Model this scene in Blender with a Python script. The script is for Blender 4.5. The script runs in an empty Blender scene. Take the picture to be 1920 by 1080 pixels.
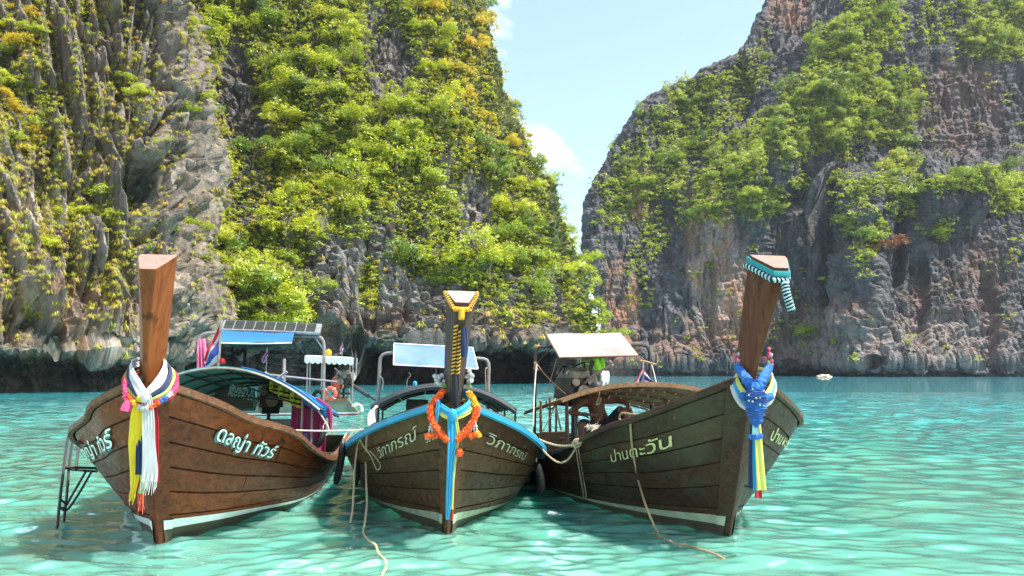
import bpy, math, random
import numpy as np
from mathutils import Matrix, Vector
R_ = math.radians
SC = bpy.context.scene
COL = SC.collection
rng = np.random.default_rng(7)
random.seed(7)

# ------------------------------------------------------------------ camera, world, sun, exposure
FPX, CAMH, PITCH = 1450.0, 1.65, math.atan(155 / 1450)
cam = bpy.data.objects.new('camera', bpy.data.cameras.new('camera'))
COL.objects.link(cam)
cam.location = (0, 0, CAMH)
cam.rotation_euler = (math.pi / 2 + PITCH, 0, 0)
cam.data.sensor_width = 36
cam.data.lens = FPX / 1920 * 36
cam.data.clip_start = 0.1
cam.data.clip_end = 6000
SC.camera = cam

SUN = Vector((0.46, -0.12, 0.88)).normalized()
SUN_EL = math.asin(SUN.z)
SUN_ROT = math.atan2(SUN.x, SUN.y)
world = bpy.data.worlds.new('World')
SC.world = world
world.use_nodes = True
wn = world.node_tree
bgn = wn.nodes['Background']
sky = wn.nodes.new('ShaderNodeTexSky')
sky.sky_type = 'NISHITA'
sky.sun_disc = False
sky.sun_elevation = SUN_EL
sky.sun_rotation = SUN_ROT
sky.air_density = 1.0
sky.dust_density = 0.6
sky.ozone_density = 1.0
# cloud noise; offset picked so unseen bright cloud above the view whitens water glints
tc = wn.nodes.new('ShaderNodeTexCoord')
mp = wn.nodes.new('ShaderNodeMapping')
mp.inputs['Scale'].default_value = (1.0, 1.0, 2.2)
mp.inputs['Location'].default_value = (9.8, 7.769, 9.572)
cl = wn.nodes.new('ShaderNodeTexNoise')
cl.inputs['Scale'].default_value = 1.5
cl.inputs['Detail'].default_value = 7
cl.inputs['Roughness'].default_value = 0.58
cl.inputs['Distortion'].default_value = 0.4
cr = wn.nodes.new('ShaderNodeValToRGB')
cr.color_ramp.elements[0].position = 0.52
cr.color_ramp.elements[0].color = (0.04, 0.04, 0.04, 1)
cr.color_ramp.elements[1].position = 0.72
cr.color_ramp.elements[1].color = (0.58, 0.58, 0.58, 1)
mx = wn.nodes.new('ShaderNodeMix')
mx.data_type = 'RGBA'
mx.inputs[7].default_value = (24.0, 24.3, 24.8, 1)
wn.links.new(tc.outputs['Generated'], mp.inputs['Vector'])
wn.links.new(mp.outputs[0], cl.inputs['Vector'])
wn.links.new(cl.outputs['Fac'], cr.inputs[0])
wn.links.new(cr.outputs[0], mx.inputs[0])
tint = wn.nodes.new('ShaderNodeMix')
tint.data_type = 'RGBA'
tint.blend_type = 'MULTIPLY'
tint.inputs[0].default_value = 1.0
tint.inputs[7].default_value = (0.90, 1.03, 1.01, 1)
wn.links.new(sky.outputs[0], tint.inputs[6])
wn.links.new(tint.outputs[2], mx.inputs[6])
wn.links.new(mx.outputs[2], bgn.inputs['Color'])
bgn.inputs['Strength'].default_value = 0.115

sl = bpy.data.lights.new('sun', 'SUN')
sl.energy = 4.8
sl.angle = R_(0.5)
sl.color = (1.0, 0.95, 0.86)
so = bpy.data.objects.new('sun', sl)
COL.objects.link(so)
so.rotation_euler = SUN.to_track_quat('Z', 'Y').to_euler()
vs = SC.view_settings
vs.view_transform = 'Standard'
vs.look = 'None'
vs.exposure = 1.24
vs.gamma = 1.0
vs.use_curve_mapping = False
SC.render.engine = 'CYCLES'
SC.cycles.max_bounces = 6
SC.cycles.diffuse_bounces = 3
SC.cycles.glossy_bounces = 3
SC.cycles.transmission_bounces = 3
SC.cycles.volume_bounces = 0
SC.cycles.sample_clamp_indirect = 6
SC.cycles.use_denoising = True

# ------------------------------------------------------------------ maths helpers
CP, SP = math.cos(PITCH), math.sin(PITCH)


def proj(P):
    P = np.asarray(P, float)
    x, y, z = P[..., 0], P[..., 1], P[..., 2] - CAMH
    d = np.maximum(y * CP + z * SP, 0.01)
    u = -y * SP + z * CP
    return 960 + FPX * x / d, 540 - FPX * u / d


def at(px, py, D):
    """real point seen in direction (px, py) of the photograph, at world depth y = D"""
    dx = (px - 960) / FPX
    u = (540 - py) / FPX
    y = CP - u * SP
    z = SP + u * CP
    return np.array([dx / y * D, D, CAMH + z / y * D])


def onwater(px, py, zz=0.0):
    dx = (px - 960) / FPX
    u = (540 - py) / FPX
    y = CP - u * SP
    z = SP + u * CP
    k = (zz - CAMH) / z
    return np.array([dx * k, y * k, zz])


_perm = np.random.default_rng(3).permutation(512)
_perm = np.concatenate([_perm, _perm, _perm])
_g = np.random.default_rng(5).normal(size=(512, 3))
_g /= np.linalg.norm(_g, axis=1)[:, None]


def perlin(p):
    p = np.asarray(p, float)
    i = np.floor(p).astype(np.int64)
    f = p - i
    i &= 511
    w = f * f * f * (f * (f * 6 - 15) + 10)
    out = 0
    for a in (0, 1):
        wa = w[:, 0] if a else 1 - w[:, 0]
        h1 = _perm[(i[:, 0] + a) & 511]
        for b in (0, 1):
            wb = w[:, 1] if b else 1 - w[:, 1]
            h2 = _perm[h1 + ((i[:, 1] + b) & 511)]
            for c in (0, 1):
                wc = w[:, 2] if c else 1 - w[:, 2]
                g = _g[_perm[h2 + ((i[:, 2] + c) & 511)] & 511]
                d = g[:, 0] * (f[:, 0] - a) + g[:, 1] * (f[:, 1] - b) + g[:, 2] * (f[:, 2] - c)
                out = out + wa * wb * wc * d
    return out * 1.6


def fbm(p, o=4, gain=0.5):
    p = np.asarray(p, float)
    s, a, t = 0, 1.0, 0
    for k in range(o):
        s = s + a * perlin(p * 2.03 ** k + 17.3 * k)
        t += a
        a *= gain
    return s / t


def ridge(p, o=3, gain=0.5):
    p = np.asarray(p, float)
    s, a, t = 0, 1.0, 0
    for k in range(o):
        s = s + a * (1 - 2 * np.abs(perlin(p * 2.03 ** k + 9.1 * k)))
        t += a
        a *= gain
    return s / t


def sstep(a, b, x):
    t = np.clip((x - a) / (b - a), 0, 1)
    return t * t * (3 - 2 * t)


def catmull(pts, n):
    """smooth curve through points, n samples"""
    P = np.asarray(pts, float)
    m = len(P)
    if m == 2:
        t = np.linspace(0, 1, n)[:, None]
        return P[0] * (1 - t) + P[1] * t
    t = np.linspace(0, m - 1, n)
    i = np.clip(t.astype(int), 0, m - 2)
    s = (t - i)[:, None]
    p0 = P[np.maximum(i - 1, 0)]
    p1, p2 = P[i], P[i + 1]
    p3 = P[np.minimum(i + 2, m - 1)]
    return 0.5 * (2 * p1 + (p2 - p0) * s + (2 * p0 - 5 * p1 + 4 * p2 - p3) * s ** 2 + (3 * p1 - p0 - 3 * p2 + p3) * s ** 3)


# ------------------------------------------------------------------ materials
def newmat(name):
    m = bpy.data.materials.new(name)
    m.use_nodes = True
    nt = m.node_tree
    return m, nt, nt.nodes['Principled BSDF']


def nd(nt, t, **kw):
    n = nt.nodes.new(t)
    for k, v in kw.items():
        if hasattr(n, k) and not k.startswith('i_'):
            setattr(n, k, v)
        else:
            key = k[2:] if k.startswith('i_') else k
            key = int(key) if key.isdigit() else key
            if hasattr(v, 'is_output'):
                nt.links.new(v, n.inputs[key])
            else:
                n.inputs[key].default_value = v
    return n


def ramp(nt, fac, stops, interp='LINEAR'):
    n = nt.nodes.new('ShaderNodeValToRGB')
    e = n.color_ramp.elements
    n.color_ramp.interpolation = interp
    while len(e) < len(stops):
        e.new(0.5)
    for el, (p, c) in zip(e, stops):
        el.position = p
        el.color = (c, c, c, 1) if isinstance(c, (int, float)) else (*c, 1)
    nt.links.new(fac, n.inputs[0])
    return n.outputs[0]


def mixc(nt, fac, a, b, mode='MIX'):
    n = nt.nodes.new('ShaderNodeMix')
    n.data_type = 'RGBA'
    n.blend_type = mode
    for key, v in ((0, fac), (6, a), (7, b)):
        if hasattr(v, 'is_output'):
            nt.links.new(v, n.inputs[key])
        elif key == 0:
            n.inputs[0].default_value = v
        else:
            n.inputs[key].default_value = (*v, 1)
    return n.outputs[2]


def coords(nt, scale, rot=(0, 0, 0), loc=(0, 0, 0), kind='Object'):
    t = nt.nodes.new('ShaderNodeTexCoord')
    m = nt.nodes.new('ShaderNodeMapping')
    m.inputs['Scale'].default_value = scale
    m.inputs['Rotation'].default_value = rot
    m.inputs['Location'].default_value = loc
    nt.links.new(t.outputs[kind], m.inputs['Vector'])
    return m.outputs[0]


def noise(nt, vec, scale, detail=5, rough=0.55, dist=0.0):
    n = nt.nodes.new('ShaderNodeTexNoise')
    n.inputs['Scale'].default_value = scale
    n.inputs['Detail'].default_value = detail
    n.inputs['Roughness'].default_value = rough
    n.inputs['Distortion'].default_value = dist
    nt.links.new(vec, n.inputs['Vector'])
    return n.outputs['Fac']


def bump(nt, bsdf, h, strength=0.4, dist=0.02):
    b = nt.nodes.new('ShaderNodeBump')
    b.inputs['Strength'].default_value = strength
    b.inputs['Distance'].default_value = dist
    nt.links.new(h, b.inputs['Height'])
    nt.links.new(b.outputs[0], bsdf.inputs['Normal'])


def math_(nt, op, a, b=0.0):
    n = nt.nodes.new('ShaderNodeMath')
    n.operation = op
    for k, v in ((0, a), (1, b)):
        if hasattr(v, 'is_output'):
            nt.links.new(v, n.inputs[k])
        else:
            n.inputs[k].default_value = v
    return n.outputs[0]


def simple(name, col, rough=0.6, var=0.25, scale=9.0, metal=0.0, bmp=0.0, dirt=None, stretch=(1, 1, 1)):
    """plain surface with mottled colour and a little relief"""
    m, nt, b = newmat(name)
    v = coords(nt, stretch)
    f = noise(nt, v, scale, 6)
    c = ramp(nt, f, [(0.3, tuple(x * (1 - var) for x in col)), (0.7, tuple(min(1, x * (1 + var)) for x in col))])
    if dirt:
        f2 = noise(nt, v, scale * 0.35, 6, 0.7)
        c = mixc(nt, ramp(nt, f2, [(0.48, 0.0), (0.72, 0.8)]), c, dirt)
    nt.links.new(c, b.inputs['Base Color'])
    b.inputs['Roughness'].default_value = rough
    b.inputs['Metallic'].default_value = metal
    if bmp:
        bump(nt, b, noise(nt, v, scale * 5, 4), bmp, 0.01)
    return m


def wood(name, dark, light, stain=None, stain_amt=0.5, rough=0.45, grain=(9, 1.2, 9), rnd=0.35, spots=None, white=None):
    m, nt, b = newmat(name)
    v = coords(nt, grain)
    g = noise(nt, v, 2.2, 8, 0.62, 0.6)
    c = ramp(nt, g, [(0.28, dark), (0.72, light)])
    oi = nt.nodes.new('ShaderNodeObjectInfo')
    k = ramp(nt, oi.outputs['Random'], [(0.0, 1 - rnd), (1.0, 1 + rnd)])
    c = mixc(nt, 1.0, c, k, 'MULTIPLY')
    v2 = coords(nt, (1, 0.45, 1))
    if stain:
        f = ramp(nt, noise(nt, v2, 1.7, 8, 0.68, 0.5), [(0.46, 0.0), (0.66, stain_amt)])
        c = mixc(nt, f, c, stain)
    if spots:
        f = ramp(nt, noise(nt, coords(nt, (1, 1, 1), loc=(3, 1, 2)), 4.5, 5, 0.6), [(0.63, 0.0), (0.70, 0.85)])
        c = mixc(nt, f, c, spots)
    if white:
        f = ramp(nt, noise(nt, coords(nt, (3, 3, 0.8), loc=(7, 3, 1)), 2.6, 9, 0.75), [(0.60, 0.0), (0.72, 0.7)])
        c = mixc(nt, f, c, white)
    nt.links.new(c, b.inputs['Base Color'])
    r = ramp(nt, g, [(0.3, min(1, rough + 0.15)), (0.7, max(0, rough - 0.1))])
    nt.links.new(r, b.inputs['Roughness'])
    b.inputs['Specular IOR Level'].default_value = 0.22
    bump(nt, b, g, 0.35, 0.008)
    return m


MT = {}
MT['wood_a'] = wood('varnished_plank', (0.075, 0.014, 0.004), (0.250, 0.056, 0.012), stain=(0.08, 0.028, 0.009), stain_amt=0.6, rough=0.42, spots=(0.018, 0.009, 0.005), rnd=0.3, white=(0.30, 0.13, 0.055))
MT['wood_b'] = wood('weathered_plank', (0.035, 0.015, 0.007), (0.125, 0.056, 0.026), stain=(0.095, 0.058, 0.019), stain_amt=0.8, rough=0.5, white=(0.20, 0.165, 0.10), spots=(0.020, 0.014, 0.008), rnd=0.3)
MT['wood_c'] = wood('old_painted_plank', (0.024, 0.011, 0.006), (0.085, 0.036, 0.017), stain=(0.052, 0.054, 0.030), stain_amt=0.9, rough=0.5, white=(0.17, 0.155, 0.10), spots=(0.012, 0.009, 0.006), rnd=0.35)
MT['post_a'] = wood('varnished_post', (0.105, 0.028, 0.008), (0.25, 0.078, 0.019), rough=0.4, spots=(0.05, 0.016, 0.006), white=(0.34, 0.15, 0.06), grain=(9, 9, 1.0), rnd=0.05)
MT['post_b'] = wood('dark_post', (0.036, 0.024, 0.017), (0.085, 0.058, 0.040), rough=0.5, grain=(9, 9, 1.0), rnd=0.05)
MT['post_c'] = wood('brown_post', (0.055, 0.017, 0.007), (0.135, 0.047, 0.018), rough=0.5, spots=(0.025, 0.010, 0.005), white=(0.22, 0.10, 0.05), grain=(9, 9, 1.0), rnd=0.05)
MT['top_wood'] = wood('sawn_top', (0.22, 0.12, 0.09), (0.36, 0.22, 0.18), rough=0.6, grain=(14, 14, 14), rnd=0.05)
MT['top_grey'] = wood('grey_top', (0.20, 0.17, 0.15), (0.34, 0.30, 0.27), rough=0.6, grain=(14, 14, 14), rnd=0.05)
MT['rail_wood'] = wood('rail_wood', (0.07, 0.030, 0.015), (0.20, 0.095, 0.05), rough=0.55, white=(0.34, 0.23, 0.15), rnd=0.1)
MT['slat_wood'] = wood('slat_wood', (0.14, 0.075, 0.035), (0.30, 0.17, 0.085), rough=0.5, rnd=0.25)
MT['inner'] = wood('inner_wood', (0.03, 0.018, 0.011), (0.085, 0.05, 0.03), rough=0.7, rnd=0.2)
MT['bottom'] = simple('bottom_paint', (0.070, 0.048, 0.026), 0.5, 0.35, 5, dirt=(0.04, 0.05, 0.025))
MT['stripe_a'] = simple('stripe_paint', (0.74, 0.76, 0.72), 0.4, 0.08, 6)
MT['stripe_b'] = simple('stripe_paint_pale', (0.42, 0.46, 0.31), 0.45, 0.2, 6, dirt=(0.22, 0.24, 0.14))
MT['blue_rail'] = simple('blue_rail_paint', (0.02, 0.27, 0.46), 0.4, 0.15, 6, dirt=(0.02, 0.19, 0.30))
MT['letter_white'] = simple('lettering_paint', (0.78, 0.84, 0.74), 0.5, 0.08, 20)
MT['letter_teal'] = simple('lettering_shade', (0.05, 0.17, 0.19), 0.5, 0.1, 20)
MT['letter_pale'] = simple('worn_lettering', (0.46, 0.46, 0.30), 0.6, 0.25, 60, dirt=(0.09, 0.055, 0.028))
MT['letter_yellow'] = simple('worn_yellow_lettering', (0.54, 0.52, 0.22), 0.6, 0.25, 55, dirt=(0.07, 0.045, 0.02))
MT['pipe'] = simple('rusty_pipe', (0.30, 0.28, 0.26), 0.45, 0.25, 12, metal=0.5, dirt=(0.20, 0.10, 0.06))
MT['pipe_dark'] = simple('dark_pipe', (0.035, 0.035, 0.04), 0.45, 0.3, 12, metal=0.3, dirt=(0.09, 0.05, 0.03))
MT['steel'] = simple('galvanised_steel', (0.45, 0.45, 0.45), 0.4, 0.2, 14, metal=0.7, dirt=(0.25, 0.17, 0.12))
MT['tarp_blue'] = simple('blue_tarp', (0.015, 0.13, 0.36), 0.55, 0.15, 3, bmp=0.2)
MT['tarp_pale'] = simple('faded_blue_tarp', (0.085, 0.17, 0.37), 0.6, 0.15, 3, bmp=0.2, dirt=(0.16, 0.23, 0.36))
MT['tarp_white'] = simple('white_tarp', (0.27, 0.245, 0.23), 0.6, 0.12, 2.2, dirt=(0.18, 0.15, 0.125))
MT['tarp_edge'] = simple('tarp_hem', (0.72, 0.74, 0.74), 0.6, 0.15, 12)
MT['teal_cloth'] = simple('teal_lining', (0.06, 0.27, 0.25), 0.7, 0.25, 3)
MT['canopy_dark'] = simple('dark_canopy', (0.035, 0.045, 0.05), 0.6, 0.35, 3)
MT['black'] = simple('black_rubber', (0.012, 0.012, 0.013), 0.6, 0.4, 18, bmp=0.2)
MT['black'].node_tree.nodes['Principled BSDF'].inputs['Specular IOR Level'].default_value = 0.12
MT['engine'] = simple('oily_metal', (0.03, 0.028, 0.026), 0.4, 0.5, 18, metal=0.6, dirt=(0.12, 0.07, 0.03))
MT['alloy'] = simple('engine_alloy', (0.17, 0.15, 0.12), 0.4, 0.3, 16, metal=0.6, dirt=(0.12, 0.08, 0.05))
MT['rope'] = simple('natural_rope', (0.46, 0.36, 0.22), 0.85, 0.3, 60, bmp=0.4)
MT['rope_pale'] = simple('pale_rope', (0.62, 0.56, 0.44), 0.85, 0.25, 60, bmp=0.4)
MT['rope_brown'] = simple('brown_rope', (0.34, 0.23, 0.12), 0.85, 0.3, 60, bmp=0.4)


def cloth(name, col, var=0.1):
    m, nt, b = newmat(name)
    f = noise(nt, coords(nt, (1, 1, 0.25)), 30, 4)
    c = ramp(nt, f, [(0.3, tuple(x * (1 - var) for x in col)), (0.7, tuple(min(1, x * (1 + var)) for x in col))])
    nt.links.new(c, b.inputs['Base Color'])
    b.inputs['Roughness'].default_value = 0.75
    b.inputs['Sheen Weight'].default_value = 0.2
    bump(nt, b, f, 0.3, 0.01)
    tr = nt.nodes.new('ShaderNodeBsdfTranslucent')
    nt.links.new(c, tr.inputs['Color'])
    ms = nt.nodes.new('ShaderNodeMixShader')
    ms.inputs[0].default_value = 0.25
    nt.links.new(b.outputs[0], ms.inputs[1])
    nt.links.new(tr.outputs[0], ms.inputs[2])
    nt.links.new(ms.outputs[0], nt.nodes['Material Output'].inputs['Surface'])
    return m


for n_, c_ in dict(yellow=(0.80, 0.60, 0.01), white=(0.62, 0.61, 0.60), red=(0.55, 0.015, 0.03), navy=(0.012, 0.022, 0.09), green=(0.35, 0.55, 0.12),
                   coral=(0.80, 0.12, 0.06), pink=(0.78, 0.08, 0.25), cyan=(0.02, 0.36, 0.62), lemon=(0.75, 0.72, 0.16), blue=(0.02, 0.16, 0.52), teal=(0.02, 0.30, 0.32),
                   orange=(0.85, 0.13, 0.01), gold=(0.85, 0.42, 0.01), black=(0.012, 0.012, 0.018), flag_blue=(0.03, 0.06, 0.32), flag_red=(0.62, 0.03, 0.06),
                   magenta=(0.34, 0.015, 0.10), lime=(0.28, 0.66, 0.03), jacket=(0.62, 0.62, 0.04), mint=(0.45, 0.75, 0.78), rose=(0.80, 0.16, 0.32)).items():
    MT['c_' + n_] = cloth('cloth_' + n_, c_)


# ------------------------------------------------------------------ mesh builder
class MB:
    def __init__(s):
        s.v, s.f, s.mi, s.n = [], [], [], 0

    def add(s, V, F, mi=0):
        V = np.asarray(V, float).reshape(-1, 3)
        b = s.n
        s.v.append(V)
        s.f += [tuple(int(i) + b for i in q) for q in F]
        s.mi += [mi] * len(F)
        s.n += len(V)
        return s

    def grid(s, G, mi=0, flip=False, wrap=False):
        G = np.asarray(G, float)
        r, c = G.shape[:2]
        F = []
        for i in range(r - 1):
            for j in range(c if wrap else c - 1):
                k = (j + 1) % c
                q = (i * c + j, i * c + k, (i + 1) * c + k, (i + 1) * c + j)
                F.append(q[::-1] if flip else q)
        return s.add(G.reshape(-1, 3), F, mi)

    def sheet(s, G, th=0.01, mi=0):
        """closed slab from a grid of points, thickness along its own normal"""
        G = np.asarray(G, float)
        r, c = G.shape[:2]
        du = np.gradient(G, axis=0)
        dv = np.gradient(G, axis=1)
        n = np.cross(du, dv)
        n /= np.linalg.norm(n, axis=2)[..., None] + 1e-9
        A, B = G + n * th / 2, G - n * th / 2
        V = np.concatenate([A.reshape(-1, 3), B.reshape(-1, 3)])
        o = r * c
        F = []
        for i in range(r - 1):
            for j in range(c - 1):
                a, b, d, e = i * c + j, i * c + j + 1, (i + 1) * c + j + 1, (i + 1) * c + j
                F.append((a, e, d, b))
                F.append((o + a, o + b, o + d, o + e))
        for j in range(c - 1):
            F.append((j, j + 1, o + j + 1, o + j))
            k = (r - 1) * c + j
            F.append((k + 1, k, o + k, o + k + 1))
        for i in range(r - 1):
            a, b = i * c, (i + 1) * c
            F.append((b, a, o + a, o + b))
            a, b = i * c + c - 1, (i + 1) * c + c - 1
            F.append((a, b, o + b, o + a))
        return s.add(V, F, mi)

    def box(s, c, size, rot=None, mi=0, taper=1.0):
        x, y, z = [q / 2 for q in size]
        V = np.array([[-x, -y, -z], [x, -y, -z], [x, y, -z], [-x, y, -z], [-x * taper, -y * taper, z], [x * taper, -y * taper, z], [x * taper, y * taper, z], [-x * taper, y * taper, z]])
        if rot is not None:
            V = V @ np.array(rot.to_3x3() if hasattr(rot, 'to_3x3') else rot).T
        return s.add(V + np.asarray(c, float), [(0, 3, 2, 1), (4, 5, 6, 7), (0, 1, 5, 4), (1, 2, 6, 5), (2, 3, 7, 6), (3, 0, 4, 7)], mi)

    def tube(s, pts, r, seg=8, mi=0, cap=True, flat=None):
        P = np.asarray(pts, float)
        n = len(P)
        r = np.full(n, float(r)) if np.isscalar(r) else np.interp(np.linspace(0, 1, n), np.linspace(0, 1, len(r)), np.asarray(r, float))
        T = np.gradient(P, axis=0)
        T /= np.linalg.norm(T, axis=1)[:, None] + 1e-9
        up = np.array([0, 0, 1.0]) if abs(T[0][2]) < 0.9 else np.array([1.0, 0, 0])
        N = np.cross(T[0], up)
        N /= np.linalg.norm(N)
        rings = []
        a = np.linspace(0, 2 * np.pi, seg, endpoint=False)
        for i in range(n):
            N = N - T[i] * np.dot(N, T[i])
            N /= np.linalg.norm(N) + 1e-9
            B = np.cross(T[i], N)
            rings.append(P[i] + r[i] * (np.cos(a)[:, None] * N + np.sin(a)[:, None] * B * (flat or 1)))
        b = s.n
        s.grid(np.array(rings), mi, wrap=True)
        if cap:
            s.f.append(tuple(b + k for k in range(seg))[::-1])
            s.f.append(tuple(b + (n - 1) * seg + k for k in range(seg)))
            s.mi += [mi, mi]
        return s

    def pipe(s, pts, r, seg=8, mi=0, n=None):
        """tube through points with rounded bends"""
        return s.tube(catmull(pts, n or (len(pts) * 5)), r, seg, mi)

    def bar(s, a, b, r, seg=8, mi=0):
        return s.tube([a, b], r, seg, mi)

    def ball(s, c, r, seg=8, mi=0, sq=(1, 1, 1), rough=0.0, seed=0):
        rg = np.random.default_rng(seed)
        V = []
        m = max(4, seg // 2 + 1)
        for i in range(1, m):
            t = math.pi * i / m
            for j in range(seg):
                p = 2 * math.pi * j / seg
                k = r * (1 + rough * rg.normal())
                V.append((k * math.sin(t) * math.cos(p) * sq[0], k * math.sin(t) * math.sin(p) * sq[1], k * math.cos(t) * sq[2]))
        F = []
        for i in range(m - 2):
            for j in range(seg):
                k = (j + 1) % seg
                F.append((i * seg + j, (i + 1) * seg + j, (i + 1) * seg + k, i * seg + k))
        nV = len(V)
        V += [(0, 0, r * sq[2]), (0, 0, -r * sq[2])]
        for j in range(seg):
            k = (j + 1) % seg
            F.append((nV, j, k))
            F.append((nV + 1, (m - 2) * seg + k, (m - 2) * seg + j))
        return s.add(np.array(V) + np.asarray(c, float), F, mi)

    def torus(s, c, R, r, axis=(0, 1, 0), seg=24, sub=8, mi=0, arc=(0, 2 * math.pi)):
        ax = Vector(axis).normalized()
        q = Vector((0, 0, 1)).rotation_difference(ax).to_matrix()
        full = abs(arc[1] - arc[0] - 2 * math.pi) < 1e-6
        t = np.linspace(arc[0], arc[1], seg, endpoint=not full)
        G = []
        for a in t:
            row = []
            for k in range(sub):
                p = 2 * math.pi * k / sub
                row.append(q @ Vector(((R + r * math.cos(p)) * math.cos(a), (R + r * math.cos(p)) * math.sin(a), r * math.sin(p))))
            G.append([tuple(v) for v in row])
        if full:
            G.append(G[0])
        return s.grid(np.array(G) + np.asarray(c, float), mi, wrap=True)

    def disc(s, a, b, r, seg=14, mi=0):
        return s.tube([a, b], r, seg, mi)

    def V(s):
        return np.concatenate(s.v) if s.v else np.zeros((0, 3))

    def mesh(s, name, mats, off=(0, 0, 0), smooth=True, autosmooth=True):
        me = bpy.data.meshes.new(name)
        me.from_pydata((s.V() - np.asarray(off, float)).tolist(), [], s.f)
        for m in (mats if isinstance(mats, (list, tuple)) else [mats]):
            me.materials.append(m)
        me.polygons.foreach_set('material_index', s.mi)
        if smooth:
            me.polygons.foreach_set('use_smooth', [True] * len(me.polygons))
            if autosmooth:
                me.set_sharp_from_angle(angle=R_(40))
        me.update()
        return me


def link(name, me, parent=None, loc=(0, 0, 0)):
    o = bpy.data.objects.new(name, me)
    COL.objects.link(o)
    o.location = loc
    if parent is not None:
        o.parent = parent
    return o


def part(mb, name, mats, parent, world=False, smooth=True, label=None):
    """one mesh object under a thing (or part); world=True when the points are world points and the thing is unrotated"""
    off = (0, 0, 0)
    if world:
        p = parent
        while p.parent is not None:
            p = p.parent
        off = tuple(p.location)
    o = link(name, mb.mesh(name, mats, off, smooth), parent)
    if label:
        o['label'] = label
    return o


def tag(o, label=None, cat=None, group=None, kind=None):
    if label:
        o['label'] = label
    if cat:
        o['category'] = cat
    if group:
        o['group'] = group
    if kind:
        o['kind'] = kind
    return o


def thing(name, label, cat, loc=(0, 0, 0), group=None, rot=(0, 0, 0)):
    o = link(name, None, None, tuple(float(q) for q in loc))
    o.rotation_euler = rot
    return tag(o, label, cat, group)


def solo(mb, name, mats, label, cat, group=None, kind=None, smooth=True):
    """a thing that is one mesh; its origin goes to the middle of its base"""
    V = mb.V()
    c = (V[:, 0].mean(), V[:, 1].mean(), V[:, 2].min())
    o = link(name, mb.mesh(name, mats, c, smooth), None, tuple(float(q) for q in c))
    return tag(o, label, cat, group, kind)
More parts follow.
